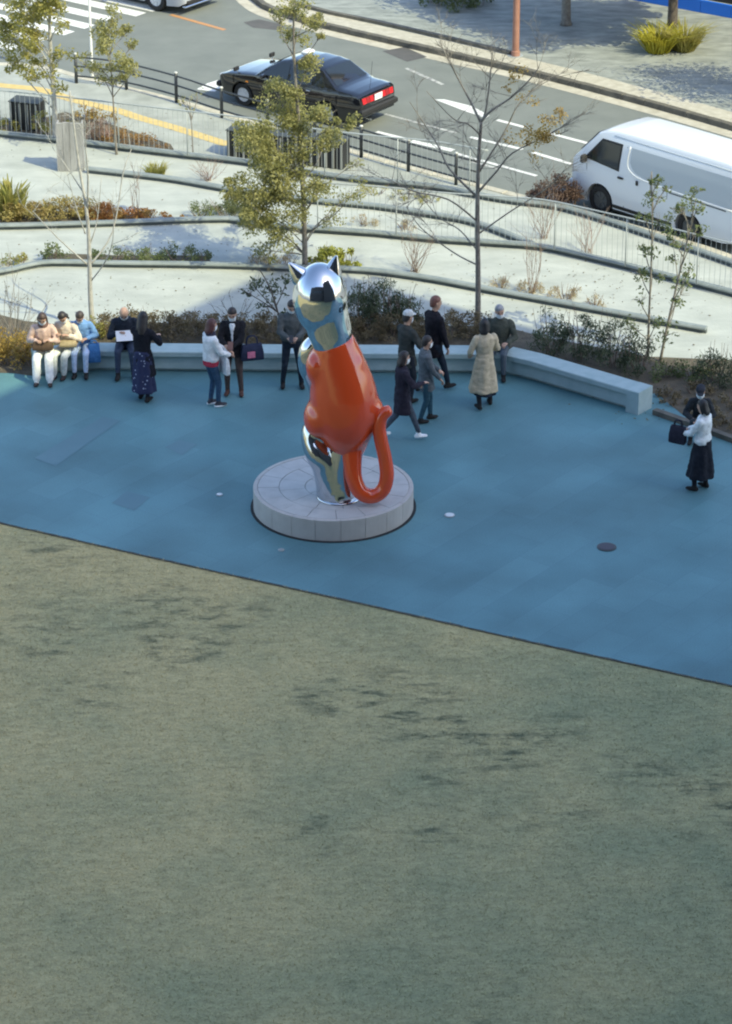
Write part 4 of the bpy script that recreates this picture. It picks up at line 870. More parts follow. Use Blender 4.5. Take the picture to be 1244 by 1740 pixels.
def van():
    vd = Vector((.70, -.714, 0)).normalized(); VS = .92; sd_ = Vector((vd.y, -vd.x, 0)); sd_ = sd_ if sd_.y < 0 else -sd_
    wp = G(1018, 364, -.12); f = wp - vd * .92 * VS - sd_ * .83 * VS
    Lv = 4.9
    top = [(0, .80), (.03, .98), (.08, 1.12), (.15, 1.20), (.28, 1.33), (.76, 1.84), (.95, 1.92), (1.3, 1.965), (2.2, 1.98), (4.3, 1.98), (4.7, 1.955), (4.84, 1.90), (4.9, 1.72)]
    bot = [(0, .36), (.15, .25), (.5, .22), (4.4, .24), (4.9, .34)]
    plan = [(0, .86), (.05, .92), (.2, .975), (.5, 1), (4.6, 1), (4.85, .985), (4.9, .96)]
    hwz = [(0, .78), (.3, .835), (.6, .85), (1.05, .848), (1.15, .84), (1.5, .80), (1.8, .745), (1.9, .70), (2.0, .62)]
    c = Car('white_van', 'white panel van parked along the kerb at right', M_white, Lv, top, bot, plan, hwz, (.92, .92 + 2.56), .33, (f.x, f.y, -.118), math.atan2(vd.y, vd.x), VS)
    c.cross_pane('windshield', .27, 1.34, .73, 1.82, .93, .95, M_glass, .018, crown=.008)
    c.side_pane('cab_window', [(.50, 1.24), (1.42, 1.16), (1.45, 1.70), (.90, 1.70)], M_glass, off=.016, th=.04)
    M_panel = mat('shade grey side panel', (.45, .50, .53), .35, 0, coat=.4)  # white van's side, its shade put into this greyer paint
    for sd in (-1, 1):
        low = [(1.75, 1.40), (1.85, 1.24), (2.0, 1.18), (2.2, 1.14), (3.1, 1.10), (4.72, 1.07)]; mb = MB(); V = []; F = []; nx = 40; nz = 9
        for i in range(nx + 1):
            x = 1.75 + 2.97 * i / nx
            for j in range(nz + 1): z = interp(low, x) + (1.72 - interp(low, x)) * j / nz; V.append((x, sd * (c.hw(z) * interp(plan, x) + .006), z))
        for i in range(nx):
            for j in range(nz): a = i * (nz + 1) + j; F.append((a, a + 1, a + nz + 2, a + nz + 1))
        mb.add(V, F); mb.build('side_panel', M_panel, c.root, True)
    rim = [(1.70, 1.74), (1.68, 1.36), (1.82, 1.19), (2.18, 1.105), (3.1, 1.065), (4.74, 1.035)]
    for sd in (-1, 1):
        mb = MB(); mb.tube([(x, sd * (c.hw(z) + .004), z) for x, z in smoothline([Vector((a, b, 0)) for a, b in rim], 4) for z in [z] if True] if False else [(p.x, sd * (c.hw(p.y) + .004), p.y) for p in smoothline([Vector((a, b, 0)) for a, b in rim], 4)], .016, 6); mb.build('crease', M_white, c.root, True)
        mb = MB(); mb.tube([(x, sd * (c.hw(1.86)), 1.86) for x in (1.2, 2, 3, 4, 4.7)], .012, 6); mb.build('roof_gutter', M_panel, c.root, True)
        c.lump('door_handle', (1.52, sd * .862, 1.0), (.15, .03, .05), M_trim, b=.01); c.lump('door_handle', (2.0, sd * .862, 1.0), (.05, .03, .11), M_trim, b=.01)
        c.lump('door_mirror', (.50, sd * .93, 1.22), (.07, .15, .2), M_trim, b=.03); c.lump('tail_lamp', (4.865, sd * .77, 1.0), (.09, .12, .42), M_red, b=.02); c.lump('headlight', (.09, sd * .64, .86), (.15, .3, .2), M_lampw, sd * -.3, .03)
    M_seam = mat('door gap', (.12, .13, .14), .7)
    for xx, z1 in ((.52, 1.1), (1.62, 1.72), (2.85, 1.05)): c.side_pane('door_seam', [(xx, .34), (xx + .014, .34), (xx + .014, z1), (xx, z1)], M_seam, off=.004)
    c.side_pane('slide_rail', [(2.9, 1.0), (4.5, .98), (4.5, 1.005), (2.9, 1.025)], M_seam, off=.008); c.side_pane('fuel_lid', [(3.35, .62), (3.55, .62), (3.55, .80), (3.35, .80)], M_panel, off=.004)
    c.side_pane('window_rubber', [(.44, 1.22), (1.46, 1.13), (1.49, 1.74), (.90, 1.74)], M_trim, off=.010)
    c.side_pane('sill_trim', [(1.3, .26), (3.0, .26), (3.0, .34), (1.3, .34)], M_trim, off=.006)
    c.cross_pane('rear_window', 4.91, 1.22, 4.885, 1.72, .8, .8, M_glass, .014); c.lump('rear_bumper', (4.90, 0, .46), (.14, 1.6, .22), M_white, b=.05); c.lump('front_bumper', (0, 0, .48), (.12, 1.5, .26), M_white, b=.05); c.lump('grille', (.03, 0, .76), (.06, .8, .12), M_trim, b=.02)
    c.lump('number_plate', (4.975, .1, .62), (.016, .33, .165), M_plate, b=.004)
van()

# ------------------------------------------------------------------ people
SK = mat('skin', (.50, .31, .22), .55); M_mask = mat('white mask', (.80, .82, .82), .8); M_eye = mat('eye', (.02, .015, .012), .4); M_lip = mat('lips', (.38, .16, .13), .6)
CL = {}
def cloth(c):
    k = tuple(c)
    if k not in CL: CL[k] = mat('cloth %d' % len(CL), c, .9, 0, tuple(min(1, v * 1.35 + .004) for v in c), 14, 4, bump=.35, bscale=40, coords='OBJ', spec=.2)
    return CL[k]
def dotted():
    m = mat('navy dotted cloth', (.022, .030, .085), .9)
    nt = m.node_tree; N = nt.nodes; L = nt.links; tc = N.new('ShaderNodeTexCoord'); v = N.new('ShaderNodeTexVoronoi'); v.inputs['Scale'].default_value = 14; L.new(tc.outputs['Object'], v.inputs['Vector'])
    rp = N.new('ShaderNodeValToRGB'); rp.color_ramp.elements[0].position = .16; rp.color_ramp.elements[1].position = .24; rp.color_ramp.elements[0].color = (.30, .34, .45, 1); rp.color_ramp.elements[1].color = (.018, .026, .075, 1)
    L.new(v.outputs['Distance'], rp.inputs[0]); L.new(rp.outputs[0], N['Principled BSDF'].inputs['Base Color']); return m
class Fig:
    """closed lofts that are fused into one surface; every piece remembers its material"""
    def __init__(s): s.mb = MB(); s.ax = []
    def loft(s, secs, m, fold=0.0, k=7, n=18, ph=0.0):
        rs = [ring(c, u, v, a, b, n if not fold else 42, fold * (f_ if (f_ := (i / max(1, len(secs) - 1))) else 0) if False else (fold if secs[i][5] else 0) if len(secs[i]) > 5 else 0, k, ph) for i, (c, u, v, a, b, *_) in enumerate(secs)]
        s.mb.rings(rs)
        for (A, B) in zip(secs, secs[1:]):
            for t in (0, .25, .5, .75, 1): s.ax.append((*(A[0] + (B[0] - A[0]) * t), (min(A[3], A[4]) * (1 - t) + min(B[3], B[4]) * t), m))
    def cap(s, p, q, r0, r1, m, sx=1.0):
        d = (q - p); L_ = d.length; d = d / L_; u = d.orthogonal().normalized(); v = d.cross(u)
        S = [(p - d * r0 * .95, u, v, r0 * .3, r0 * .3), (p - d * r0 * .6, u, v, r0 * .78, r0 * .78), (p, u, v, r0, r0), (p + d * L_ * .5, u, v, (r0 + r1) / 2, (r0 + r1) / 2), (q, u, v, r1, r1), (q + d * r1 * .6, u, v, r1 * .78, r1 * .78), (q + d * r1 * .95, u, v, r1 * .3, r1 * .3)]
        s.loft(S, m)
    def mesh(s, voxel, it=3, wr=0.0):
        me = remesh(s.mb, voxel, it)
        if wr:
            sd = Vector((random.uniform(0, 99), random.uniform(0, 99), 0))
            for v in me.vertices:
                n_ = mnoise.noise(Vector((v.co.x * 13, v.co.y * 13, v.co.z * 7)) + sd); n2 = 1 - abs(mnoise.noise(Vector((v.co.x * 9, v.co.y * 9, v.co.z * 16)) + sd * 2)) * 2
                v.co += v.normal * wr * (n_ * .9 + n2 * .55)
        return me
    def paint(s, me):
        n = len(me.polygons); c = np.empty(n * 3); me.polygons.foreach_get('center', c); c = c.reshape(-1, 3); A = np.array(s.ax)
        best = np.full(n, 1e9); idx = np.zeros(n, dtype=np.int32)
        for a in A:
            d = np.linalg.norm(c - a[:3], axis=1) - a[3]; k = d < best; best[k] = d[k]; idx[k] = int(a[4])
        me.polygons.foreach_set('material_index', idx)
def ik(a, b, l1, l2, hint):
    d = b - a; L_ = min(d.length, (l1 + l2) * .998); dn = d.normalized(); x = (l1 * l1 - l2 * l2 + L_ * L_) / (2 * L_); h = math.sqrt(max(0, l1 * l1 - x * x))
    hv = hint - dn * hint.dot(dn); hv = hv.normalized() if hv.length > 1e-5 else dn.orthogonal().normalized()
    return a + dn * x + hv * h, a + dn * L_
def person(label, pos, face, H=1.66, sit=False, feet=None, lift=(0, 0), hands=None, lean=0.0, head=(0, 0), top=(.1, .1, .1), hem=.82, flare=1.0, legs=(.05, .06, .09), shoes=(.02, .02, .02), skirt=None, skirt_hem=.3, skirt_flare=1.6, hair=(.015, .012, .01), style='short', mask=True, cap=None, sole=None, wide_leg=0.0, inner=None, collar=None, top_name='jacket', slim=1.0, seat_z=.50, scarf=None, group=None, shirt=None, skirt_top=.1, hemband=None):
    s = H / 1.70; V = Vector
    root = thing('person', label, 'person', (pos.x, pos.y, 0), R(face), group)
    hipz = (seat_z if sit else .90 * s); pel = V((0, 0, hipz))
    lf = R(lean); sp = V((0, math.sin(lf), math.cos(lf)))          # spine direction
    fwd = V((0, math.cos(lf), -math.sin(lf)))
    chest = pel + sp * .38 * s; sh = pel + sp * .50 * s; nk = pel + sp * .555 * s
    hp, hy = R(head[0]), R(head[1])                                # pitch down, yaw
    hz = V((-math.sin(0), math.sin(hp * .8 + lf), math.cos(hp * .8 + lf))).normalized(); hf = V((math.sin(hy) * math.cos(hp), math.cos(hy) * math.cos(hp + lf), -math.sin(hp + lf)))
    hf = (hf - hz * hf.dot(hz)).normalized(); hx = hf.cross(hz); hc = nk + (sp * .05 + hz * .105 + V((0, .02, 0))) * s
    if feet is None: feet = ((-.10, .02), (.10, .02)) if not sit else ((-.11, .46), (.11, .44))
    B = Fig()       # materials: 0 skin, 1 legs, 2 shoes, 3 inner top
    for sec in ([[(-.10, .13, .10), (-.02, .165, .118), (.08, .15, .105), (.2, .132, .095), (.34, .155, .108), (.45, .165, .10), (.52, .10, .075), (.55, .055, .055)]]):
        B.loft([(pel + sp * z * s, X3, fwd, a * s * slim, b * s * slim) for z, a, b in sec[:3]], 1)
        B.loft([(pel + sp * z * s, X3, fwd, a * s * slim, b * s * slim) for z, a, b in sec[2:]], 3)
    B.cap(nk - sp * .03 * s, hc - hz * .04 * s, .052 * s, .05 * s, 0)
    B.loft([(hc + hz * z * s + hf * o * s, hx, hf, a * s, b * s) for z, a, b, o in ((-.125, .02, .025, .035), (-.112, .043, .05, .025), (-.08, .058, .072, .012), (-.03, .070, .088, .004), (.02, .075, .094, 0), (.065, .069, .086, -.004), (.098, .048, .06, -.006), (.115, .02, .025, -.006))], 0)
    B.cap(hc + hf * .085 * s + hz * .015 * s, hc + hf * .103 * s - hz * .025 * s, .008 * s, .012 * s, 0)
    for sd in (-1, 1): B.cap(hc + hx * sd * .075 * s + hz * .015 * s - hf * .008 * s, hc + hx * sd * .076 * s - hz * .025 * s - hf * .004 * s, .014 * s, .011 * s, 0)
    J = []
    for i, sd in enumerate((-1, 1)):
        fx, fy = feet[i]; ank = V((fx * s, fy * s, (.085 + lift[i]) * s)); hip = pel + V((sd * .09 * s, 0, -.02 * s))
        kn, an = ik(hip, ank, (.43 if sit else .412) * s, (.42 if sit else .398) * s, V((sd * .06, 1, .25 if sit else 0)))
        J.append((hip, kn, an)); w = wide_leg
        B.cap(hip, kn, (.088 + w * .5) * s, (.062 + w * .8) * s, 1); B.cap(kn, an + V((0, 0, .05 * s)), (.06 + w) * s, (.045 + w * 1.3) * s, 1)
        tilt = V((sd * .12, 1, -.55 if lift[i] > .1 else 0)).normalized(); toe = an + tilt * .15 * s; z0 = lift[i] * s
        B.cap(an + V((0, 0, .02)), an, .048 * s, .046 * s, 2)
        up = X3.cross(tilt).normalized(); 
        B.loft([(an + tilt * o * s + V((0, 0, -.042 * s)), X3, up, a * s, b * s) for o, a, b in ((-.075, .02, .02), (-.06, .036, .036), (0, .043, .042), (.08, .046, .036), (.14, .04, .026), (.165, .02, .014))], 2)
    # arms
    if hands is None: hands = ((-.24, .06, .82), (.24, .06, .82))
    AR = []
    for i, sd in enumerate((-1, 1)):
        so = sh + V((sd * .165 * s * slim, 0, -.03 * s)); ht = V(hands[i]) * s
        if sit: ht = V((hands[i][0] * s, hands[i][1] * s, hands[i][2]))
        el, wr = ik(so, ht, .275 * s, .25 * s, V((sd * .7, -.6, -.6))); AR.append((so, el, wr))
        B.cap(so, el, .05 * s, .04 * s, 3); B.cap(el, wr, .04 * s, .03 * s, 0)
    me = B.mesh(.0155, 2); B.paint(me)
    # hands and face details join the same mesh
    bm = bmesh.new(); bm.from_mesh(me); bm.faces.ensure_lookup_table(); D = MB()
    for (so, el, wr), sd in zip(AR, (-1, 1)):
        d = (wr - el).normalized(); side_ = d.cross(Z3); side_ = side_.normalized() if side_.length > .1 else X3; nr = side_.cross(d).normalized(); D.cur = 0
        D.rings([ring(wr + d * o * s, side_, nr, a * s, b * s, 10) for o, a, b in ((-.02, .024, .02), (.02, .034, .018), (.06, .042, .017), (.085, .038, .014), (.092, .02, .008))])
        for j in range(4):
            b0 = wr + d * .082 * s + side_ * (-.03 + .02 * j) * s; l = (.07, .08, .075, .058)[j] * s; b1 = b0 + (d * .8 - nr * .35).normalized() * l * .5; b2 = b1 + (d * .35 - nr * .9).normalized() * l * .5
            D.tube([b0, b1, b2], [.0095 * s, .009 * s, .007 * s], 6)
        t0 = wr + d * .025 * s - side_ * sd * .03 * s; t1 = t0 + (d * .6 - side_ * sd * .7 - nr * .2).normalized() * .035 * s; D.tube([t0, t1, t1 + (d * .9 - nr * .4).normalized() * .03 * s], [.012 * s, .0105 * s, .008 * s], 6)
    for sd in (-1, 1):
        D.cur = 4; e = hc + hf * .083 * s + hx * sd * .03 * s + hz * .012 * s; D.rings([ring(e + hf * o * s, hx, hz, a * s, b * s, 8) for o, a, b in ((-.004, .01, .006), (.003, .012, .007), (.007, .005, .003))])
        D.rings([ring(e + hz * .018 * s + hf * o * s, hx, hz, a * s, b * s, 8) for o, a, b in ((-.006, .016, .004), (.006, .016, .004))])
    D.cur = 5; D.rings([ring(hc + hf * o * s - hz * .058 * s, hx, hz, a * s, b * s, 8) for o, a, b in ((.07, .02, .007), (.083, .018, .006))])
    o0 = len(bm.verts); vv = [bm.verts.new(p) for p in D.v]
    for f, mi in zip(D.f, D.m):
        nf = bm.faces.new([vv[i] for i in f]); nf.material_index = mi; nf.smooth = True
    bm.to_mesh(me); bm.free()
    linkmesh('body', me, [SK, cloth(legs), cloth(shoes), cloth(inner or top), M_eye, M_lip], root)
    # upper garment
    T = Fig(); hb = hem * s
    if sit or hem > .8:
        base = .05 if not sit else -.04
        secs = [(base - .02, .155 * flare, .118 * flare), (base + .04, .172 * flare, .13), (.2, .155, .118), (.34, .175, .128), (.45, .182, .118), (.515, .125, .09), (.55, .075, .07)]
        T.loft([(pel + sp * z * s, X3, fwd, a * s * slim, b * s * slim) for z, a, b in secs], 0)
    else:
        T.loft([(pel + sp * z * s, X3, fwd, a * s * slim, b * s * slim) for z, a, b in [(.06, .165, .12), (.2, .155, .115), (.34, .175, .128), (.45, .182, .118), (.515, .125, .09), (.55, .075, .07)]], 0)
        cen = (V((J[0][1].x + J[1][1].x, J[0][1].y + J[1][1].y, 0)) / 2); dz = (pel.z + .1 * s - hb); S_ = []
        for t in (0, .3, .6, .9, 1.0):
            z = pel.z + .1 * s - dz * t; c = V((cen.x * t * .6, cen.y * t * .6, z)); g = 1 + (flare - 1) * t; S_.append((c, X3, Y3, .165 * s * g, .128 * s * g * (1 + .15 * t), t > .25))
        T.loft(S_, 0, .06 if flare > 1.2 else .03, 6)
    for so, el, wr in AR:
        T.cap(so, el, .066 * s, .055 * s, 0); T.cap(el, wr - (wr - el).normalized() * .015, .054 * s, .042 * s, 0)
    linkmesh(top_name, T.mesh(.0155, 2, .012), cloth(top), root)
    if skirt is not None:
        K = Fig(); cen = (V((J[0][2].x + J[1][2].x, J[0][2].y + J[1][2].y, 0)) / 2); zt = pel.z + skirt_top * s; S_ = []
        for t in (0, .15, .4, .7, .95, 1.0):
            z = zt + (skirt_hem * s - zt) * t; g = 1 + (skirt_flare - 1) * t; S_.append((V((cen.x * t, cen.y * t, z)), X3, Y3, .155 * s * g, .125 * s * g * 1.1, t > .3))
        K.loft(S_, 0, .07, 7); linkmesh('skirt', K.mesh(.016, 2, .010), cloth(skirt) if not isinstance(skirt, bpy.types.Material) else skirt, root)
    if collar or scarf:
        S2 = Fig(); S2.loft([(nk + sp * z * s + fwd * .012 * s, X3, fwd, a * s, b * s) for z, a, b in ((-.06, .085, .085), (-.03, .105, .10), (.02, .095, .09), (.05, .07, .07))], 0); linkmesh('scarf' if scarf else 'collar', S2.mesh(.014, 1), cloth(scarf or collar), root)
    if hemband:
        S4 = Fig(); S4.loft([(pel + sp * z * s, X3, fwd, .172 * s * slim, .135 * s * slim) for z in (-.06, -.03, .0, .05)], 0); linkmesh('shirt_hem', S4.mesh(.014, 1), cloth(hemband), root)
    if shirt:
        S3 = Fig(); S3.loft([(pel + sp * z * s + fwd * .075 * s, X3, fwd, a * s, .062 * s) for z, a in ((.17, .012), (.25, .035), (.38, .055), (.47, .06), (.52, .045))], 0); linkmesh('shirt', S3.mesh(.012, 1), cloth(shirt), root)
    if style != 'bald':
        Hh = Fig(); bk = -.022
        Hh.loft([(hc + hz * z * s + hf * o * s, hx, hf, a * s, b * s) for z, a, b, o in ((-.075, .045, .035, -.062), (-.04, .070, .058, -.045), (.01, .083, .080, -.026), (.055, .083, .093, -.012), (.095, .065, .078, -.008), (.122, .035, .04, -.008), (.13, .012, .015, -.008))], 0)
        if style in ('long', 'bob'):
            zl = -.30 if style == 'long' else -.16
            Hh.loft([(hc + hz * z * s + hf * o * s, hx, hf, a * s, b * s) for z, a, b, o in ((zl, .06, .03, -.085), (zl * .6, .088, .05, -.07), (-.04, .09, .065, -.045), (.03, .086, .07, -.03), (.06, .07, .06, -.03))], 0)
            for sd in (-1, 1): Hh.cap(hc + hx * sd * .078 * s + hz * .03 * s - hf * .0, hc + hx * sd * .082 * s + hz * (zl * .75) * s - hf * .02 * s, .022 * s, .02 * s, 0)
        linkmesh('hair', Hh.mesh(.011, 1), mat('hair %.3f %.3f' % (hair[0], hair[1]), hair, .5, 0, tuple(min(1, v * 1.8) for v in hair), 30, coords='OBJ', stretch=(1, 1, .2)), root)
    if mask:
        Mk = MB(); P = []; nu, nv = 9, 6
        for j in range(nv):
            z = -.002 - .098 * j / (nv - 1)
            for i in range(nu):
                a = R(-68 + 136 * i / (nu - 1)); rx, ry = .079 * (1 - max(0, -z - .06) * 4), .104 * (1 - max(0, -z - .07) * 5)
                P.append(hc + hx * rx * s * math.sin(a) + hf * (ry * math.cos(a) + .010 * math.cos(a)) * s + hz * z * s)
        Mk.add(P, [(j * nu + i, j * nu + i + 1, (j + 1) * nu + i + 1, (j + 1) * nu + i) for j in range(nv - 1) for i in range(nu - 1)]); Mk.build('mask', M_mask, root, True)
    if cap is not None:
        Cp = Fig(); Cp.loft([(hc + hz * z * s, hx, hf, a * s, b * s) for z, a, b in ((.03, .085, .103), (.06, .088, .106), (.10, .078, .094), (.13, .05, .06), (.138, .015, .02))], 0)
        Cp.loft([(hc + hz * .045 * s + hf * o * s, hx, hz, a * s, b * s) for o, a, b in ((.06, .07, .012), (.12, .066, .01), (.155, .05, .009), (.17, .02, .006))], 0); linkmesh('cap', Cp.mesh(.009, 1), cloth(cap), root)
    if sole is not None:
        for (hip, kn, an), lf_ in zip(J, lift):
            mb = MB(); zz = lf_ * s
            mb.rings([ring(V((an.x, an.y + .045 * s, z + zz)), X3, Y3, a * s, b * s, 14) for z, a, b in ((.002, .044, .125), (.022, .050, .133), (.034, .046, .13))]); mb.build('shoe_sole', M_mask, root, True)
    return root
def P2(px, py): return G(px, py)
def bench_pt(px, back=.2):
    """a point on the middle of the bench seat under an image column"""
    for a, b in zip(BF, BF[1:]):
        for i in range(41):
            p = a + (b - a) * i / 40
            k = FPX / (p - Vector((0, 0, CAM_H))).length
            if 622 + p.x * k >= px: 
                d = (b - a).normalized(); n = Vector((-d.y, d.x, 0)); return Vector((p.x, p.y, 0)) + n * back, math.degrees(math.atan2(d.y, d.x))
# seated at left
p, a_ = bench_pt(82, .12)
person('person seated leftmost on the bench, pink beige top, white wide trousers, long dark hair', p, 180, 1.60, True, ((-.13, .52), (.12, .5)), hands=((-.12, .30, .78), (.12, .28, .76)), lean=8, head=(35, 0), top=(.50, .36, .30), legs=(.72, .72, .68), hair=(.045, .028, .022), style='long', wide_leg=.024, scarf=(.14, .085, .075), top_name='cardigan', shoes=(.05, .04, .035))
p1_ = p
p, a_ = bench_pt(120, .16)
person('person seated second from left, cream coat, pale trousers, dark hair tied back', p, 160, 1.57, True, ((-.06, .40), (.10, .50)), hands=((-.14, .28, .80), (.10, .30, .80)), lean=12, head=(40, -25), top=(.58, .50, .40), legs=(.55, .58, .55), hair=(.02, .016, .014), style='bob', wide_leg=.012, top_name='coat', shoes=(.04, .03, .03))
p2_ = p
p, a_ = bench_pt(143, .20)
person('person seated third from left in a bright blue coat, half hidden', p, 178, 1.56, True, ((-.10, .42), (.12, .42)), hands=((-.12, .26, .70), (.14, .24, .68)), lean=14, head=(38, 15), top=(.13, .25, .46), legs=(.42, .52, .68), hair=(.04, .03, .025), style='short', top_name='coat', flare=1.25)
p, a_ = bench_pt(212, .18)
person('person seated alone on the bench, bald, dark navy jacket, reading a white sheet', p, 182, 1.76, True, ((-.14, .42), (.13, .42)), hands=((-.08, .32, .80), (.10, .32, .84)), lean=12, head=(48, 0), top=(.018, .024, .036), legs=(.035, .05, .085), style='bald', top_name='jacket')
ps_ = p
person('person standing in a black coat over a navy dotted long skirt, back turned', P2(245, 680), -20, 1.62, feet=((-.09, .06), (.10, -.06)), hands=((.05, .30, 1.12), (.20, .30, 1.18)), top=(.010, .011, .016), hem=.50, flare=1.3, legs=(.012, .014, .03), hair=(.014, .012, .011), style='long', mask=True, skirt=dotted(), skirt_hem=.20, skirt_flare=1.45, top_name='coat', head=(25, -35))
person('person in a white sweater with a red hem showing, jeans and white soled shoes', P2(360, 690), -62, 1.60, feet=((-.10, .03), (.08, .10)), hands=((.02, .34, 1.06), (.14, .32, 1.02)), top=(.60, .62, .62), hem=.86, flare=1.1, legs=(.030, .065, .115), hair=(.06, .022, .02), style='bob', top_name='sweater', inner=(.45, .05, .07), sole=1, hemband=(.34, .035, .06), shoes=(.05, .05, .06), head=(10, 0), collar=(.03, .03, .05), slim=1.05)
person('person in a black blazer, white shirt and brown trousers, looking down', P2(398, 671), 176, 1.66, feet=((-.13, .0), (.12, -.02)), hands=((-.02, .33, 1.08), (.10, .33, 1.10)), top=(.012, .012, .015), hem=.80, legs=(.085, .062, .055), shoes=(.09, .05, .04), hair=(.02, .014, .012), style='short', inner=(.7, .72, .72), top_name='blazer', head=(35, 0), shirt=(.65, .67, .68))
person('person in a grey jacket and dark jeans standing left of the cat with a phone', P2(497, 658), 186, 1.67, feet=((-.16, .02), (.17, -.02)), hands=((-.06, .34, 1.10), (.10, .34, 1.10)), top=(.075, .085, .085), hem=.84, flare=1.12, legs=(.016, .024, .036), hair=(.018, .016, .016), style='short', top_name='jacket', head=(40, 0), slim=1.1)
# group right of the cat
person('person in a pale grey cap and dark olive coat standing behind the walking pair', P2(690, 683), -50, 1.68, hands=((-.10, .36, 1.02), (.18, .30, 1.10)), top=(.038, .042, .038), hem=.70, legs=(.016, .02, .028), hair=(.02, .018, .018), style='short', cap=(.46, .48, .47), top_name='coat', mask=True, head=(8, 0))
person('person with reddish brown hair in a black coat, tallest of the group, walking away', P2(735, 665), -55, 1.76, feet=((-.09, -.22), (.09, .26)), lift=(.03, 0), hands=((-.22, .10, .84), (.23, .14, .82)), top=(.012, .011, .015), hem=.66, legs=(.014, .022, .035), hair=(.12, .05, .035), style='short', mask=False, top_name='coat', lean=2, head=(5, 20))
person('person in a dark plum coat and grey trousers walking in white shoes', P2(683, 748), -72, 1.60, feet=((-.08, -.34), (.09, .30)), lift=(.09, 0), hands=((-.04, .26, 1.06), (.16, .34, 1.14)), top=(.020, .018, .028), hem=.55, flare=1.15, legs=(.055, .07, .09), shoes=(.72, .74, .76), hair=(.018, .014, .013), style='bob', top_name='coat', head=(10, 0))
person('person in a grey coat, teal jeans and black shoes, walking beside the white shoes', P2(722, 716), -78, 1.56, feet=((-.08, .12), (.09, -.10)), hands=((-.10, .28, .98), (.18, .24, .92)), top=(.085, .10, .11), hem=.66, legs=(.022, .06, .085), hair=(.018, .014, .013), style='short', top_name='coat', head=(8, -10))
person('person in a long pleated beige coat and black boots, seen from behind', P2(822, 692), 18, 1.62, feet=((-.13, -.12), (.16, .10)), lift=(.02, 0), hands=((-.20, .22, .98), (.16, .26, 1.04)), top=(.42, .36, .25), hem=.34, flare=1.7, legs=(.014, .016, .02), hair=(.014, .013, .013), style='bob', mask=False, top_name='coat', head=(5, 30), skirt=(.02, .024, .034), skirt_hem=.27, skirt_flare=1.35, skirt_top=-.38)
p, a_ = bench_pt(848, .22)
person('person with grey hair seated on the bench bend in an olive coat', p, 172, 1.70, True, ((-.12, .42), (.12, .40)), hands=((-.16, .30, .68), (.16, .28, .66)), lean=6, head=(15, -20), top=(.055, .062, .05), legs=(.07, .09, .11), hair=(.22, .22, .22), style='short', top_name='coat', slim=1.12)
person('person in a white jacket and wide black trousers standing at far right', P2(1190, 832), 60, 1.57, feet=((-.11, .07), (.13, -.04)), hands=((-.10, .36, 1.06), (.14, .34, 1.06)), top=(.58, .62, .62), hem=.82, flare=1.1, legs=(.010, .012, .018), hair=(.010, .010, .010), style='bob', mask=False, top_name='jacket', skirt=(.010, .013, .02), skirt_hem=.27, skirt_flare=1.75, head=(14, 0), slim=1.06)
person('person in dark clothes and a white mask crouching behind the one in white', P2(1187, 744), 172, 1.60, True, ((-.14, .24), (.14, .26)), hands=((-.12, .34, .48), (.12, .34, .48)), lean=14, seat_z=.30, slim=.8, top=(.022, .026, .03), legs=(.03, .038, .045), hair=(.016, .016, .018), style='short', top_name='coat', cap=(.03, .034, .042), head=(10, 0))

mb = MB(); mb.sweep(GL([(1112, 703), (1168, 722), (1244, 750), (1330, 782)]), [(-.06, 0), (-.06, .09), (.06, .09), (.06, 0)])
tag(mb.build('bed_edging', M_kerbdark), 'dark low stone edging of the bed right of the bench end', 'edging')
# things held or worn
def bag(name, label, cat, loc, rz, size, m, handle=.18, flap=None):
    root = thing(name, label, cat, loc, R(rz)); w, d, h = size
    mb = MB(); mb.rings([[(sx * w / 2 * a, sy * d / 2 * b, z) for sx, sy in ((-1, -1), (0, -1.12), (1, -1), (1.05, 0), (1, 1), (0, 1.12), (-1, 1), (-1.05, 0))] for z, a, b in ((0, .92, .8), (.02, 1, 1), (h * .5, .98, 1), (h * .95, .86, .7), (h, .82, .5))]); mb.build('bag_body', m, root, True, angle=50)
    if handle:
        for sd in (-1, 1):
            mb = MB(); mb.tube(smoothline([Vector((-w * .25, sd * d * .2, h - .01)), Vector((-w * .2, sd * d * .15, h + handle * .8)), Vector((0, sd * d * .1, h + handle)), Vector((w * .2, sd * d * .15, h + handle * .8)), Vector((w * .25, sd * d * .2, h - .01))], 3), .009, 6); mb.build('handle', m, root)
    if flap: mb = MB(); mb.box((-.03, -d / 2 - .012, h * .42), (w * .34, .012, h * .42), 0, .004); mb.build('patch', flap, root)
    return root
q_ = P2(398, 671)
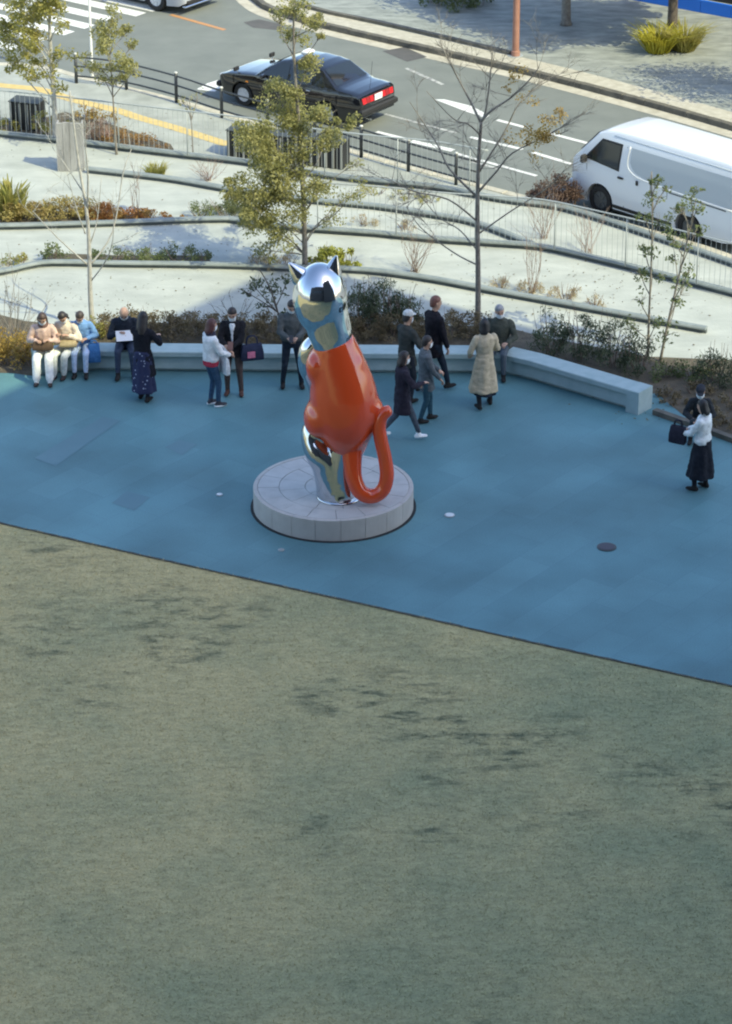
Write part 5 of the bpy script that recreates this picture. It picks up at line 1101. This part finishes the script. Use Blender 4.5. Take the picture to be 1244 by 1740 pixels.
bag('shoulder_bag', 'navy bag with a pink patch on the arm of the person in the blazer', 'bag', (q_.x + .33, q_.y - .1, .72), 15, (.40, .15, .28), cloth((.022, .028, .055)), .16, cloth((.50, .16, .24)))
q_ = P2(360, 690)
bag('tote_bag', 'white tote bag held by the person in the white sweater', 'bag', (q_.x + .24, q_.y - .02, .63), -60, (.26, .08, .30), cloth((.52, .55, .56)), .16)
bag('handbag', 'dark brown bag on the lap of the person seated leftmost', 'bag', (p1_.x + .0, p1_.y - .26, .60), 0, (.36, .17, .16), cloth((.085, .055, .035)), .0)
bag('handbag', 'tan bag on the lap of the person in the cream coat', 'bag', (p2_.x + .02, p2_.y - .28, .60), 0, (.30, .15, .11), cloth((.34, .27, .15)), .0)
q_ = bench_pt(162, .05)[0]
bag('backpack', 'bright blue bag hanging at the bench edge beside the blue coat', 'bag', (q_.x + .0, q_.y - .1, .25), 10, (.22, .15, .34), cloth((.05, .16, .36)), .06)
q_ = P2(1190, 832)
bag('shopping_bag', 'square dark paper bag held out by the person in white', 'bag', (q_.x - .40, q_.y + .10, .80), -30, (.28, .12, .30), cloth((.020, .020, .032)), .10)
q_ = P2(497, 658)
def slab_thing(name, label, cat, loc, rot, size, m):
    mb = MB(); mb.box((0, 0, 0), size, 0, min(size) * .2); o = mb.build(name, m); o.location = loc; o.rotation_euler = [R(v) for v in rot]; return tag(o, label, cat)
slab_thing('phone', 'dark phone in the hands of the person left of the cat', 'phone', (q_.x - .0, q_.y - .44, 1.10), (40, 0, 0), (.075, .15, .01), mat('phone', (.02, .02, .022), .2))
slab_thing('paper_sheet', 'white folded sheet in the hands of the bald seated person', 'paper', (ps_.x + .02, ps_.y - .44, .83), (40, 0, 10), (.30, .21, .006), mat('paper', (.75, .76, .76), .8))
q_ = P2(398, 671)
slab_thing('phone', 'brown cased phone held by the person in the black blazer', 'phone', (q_.x - .03, q_.y - .42, 1.10), (50, 0, 0), (.09, .16, .02), mat('phone case', (.16, .07, .05), .4))
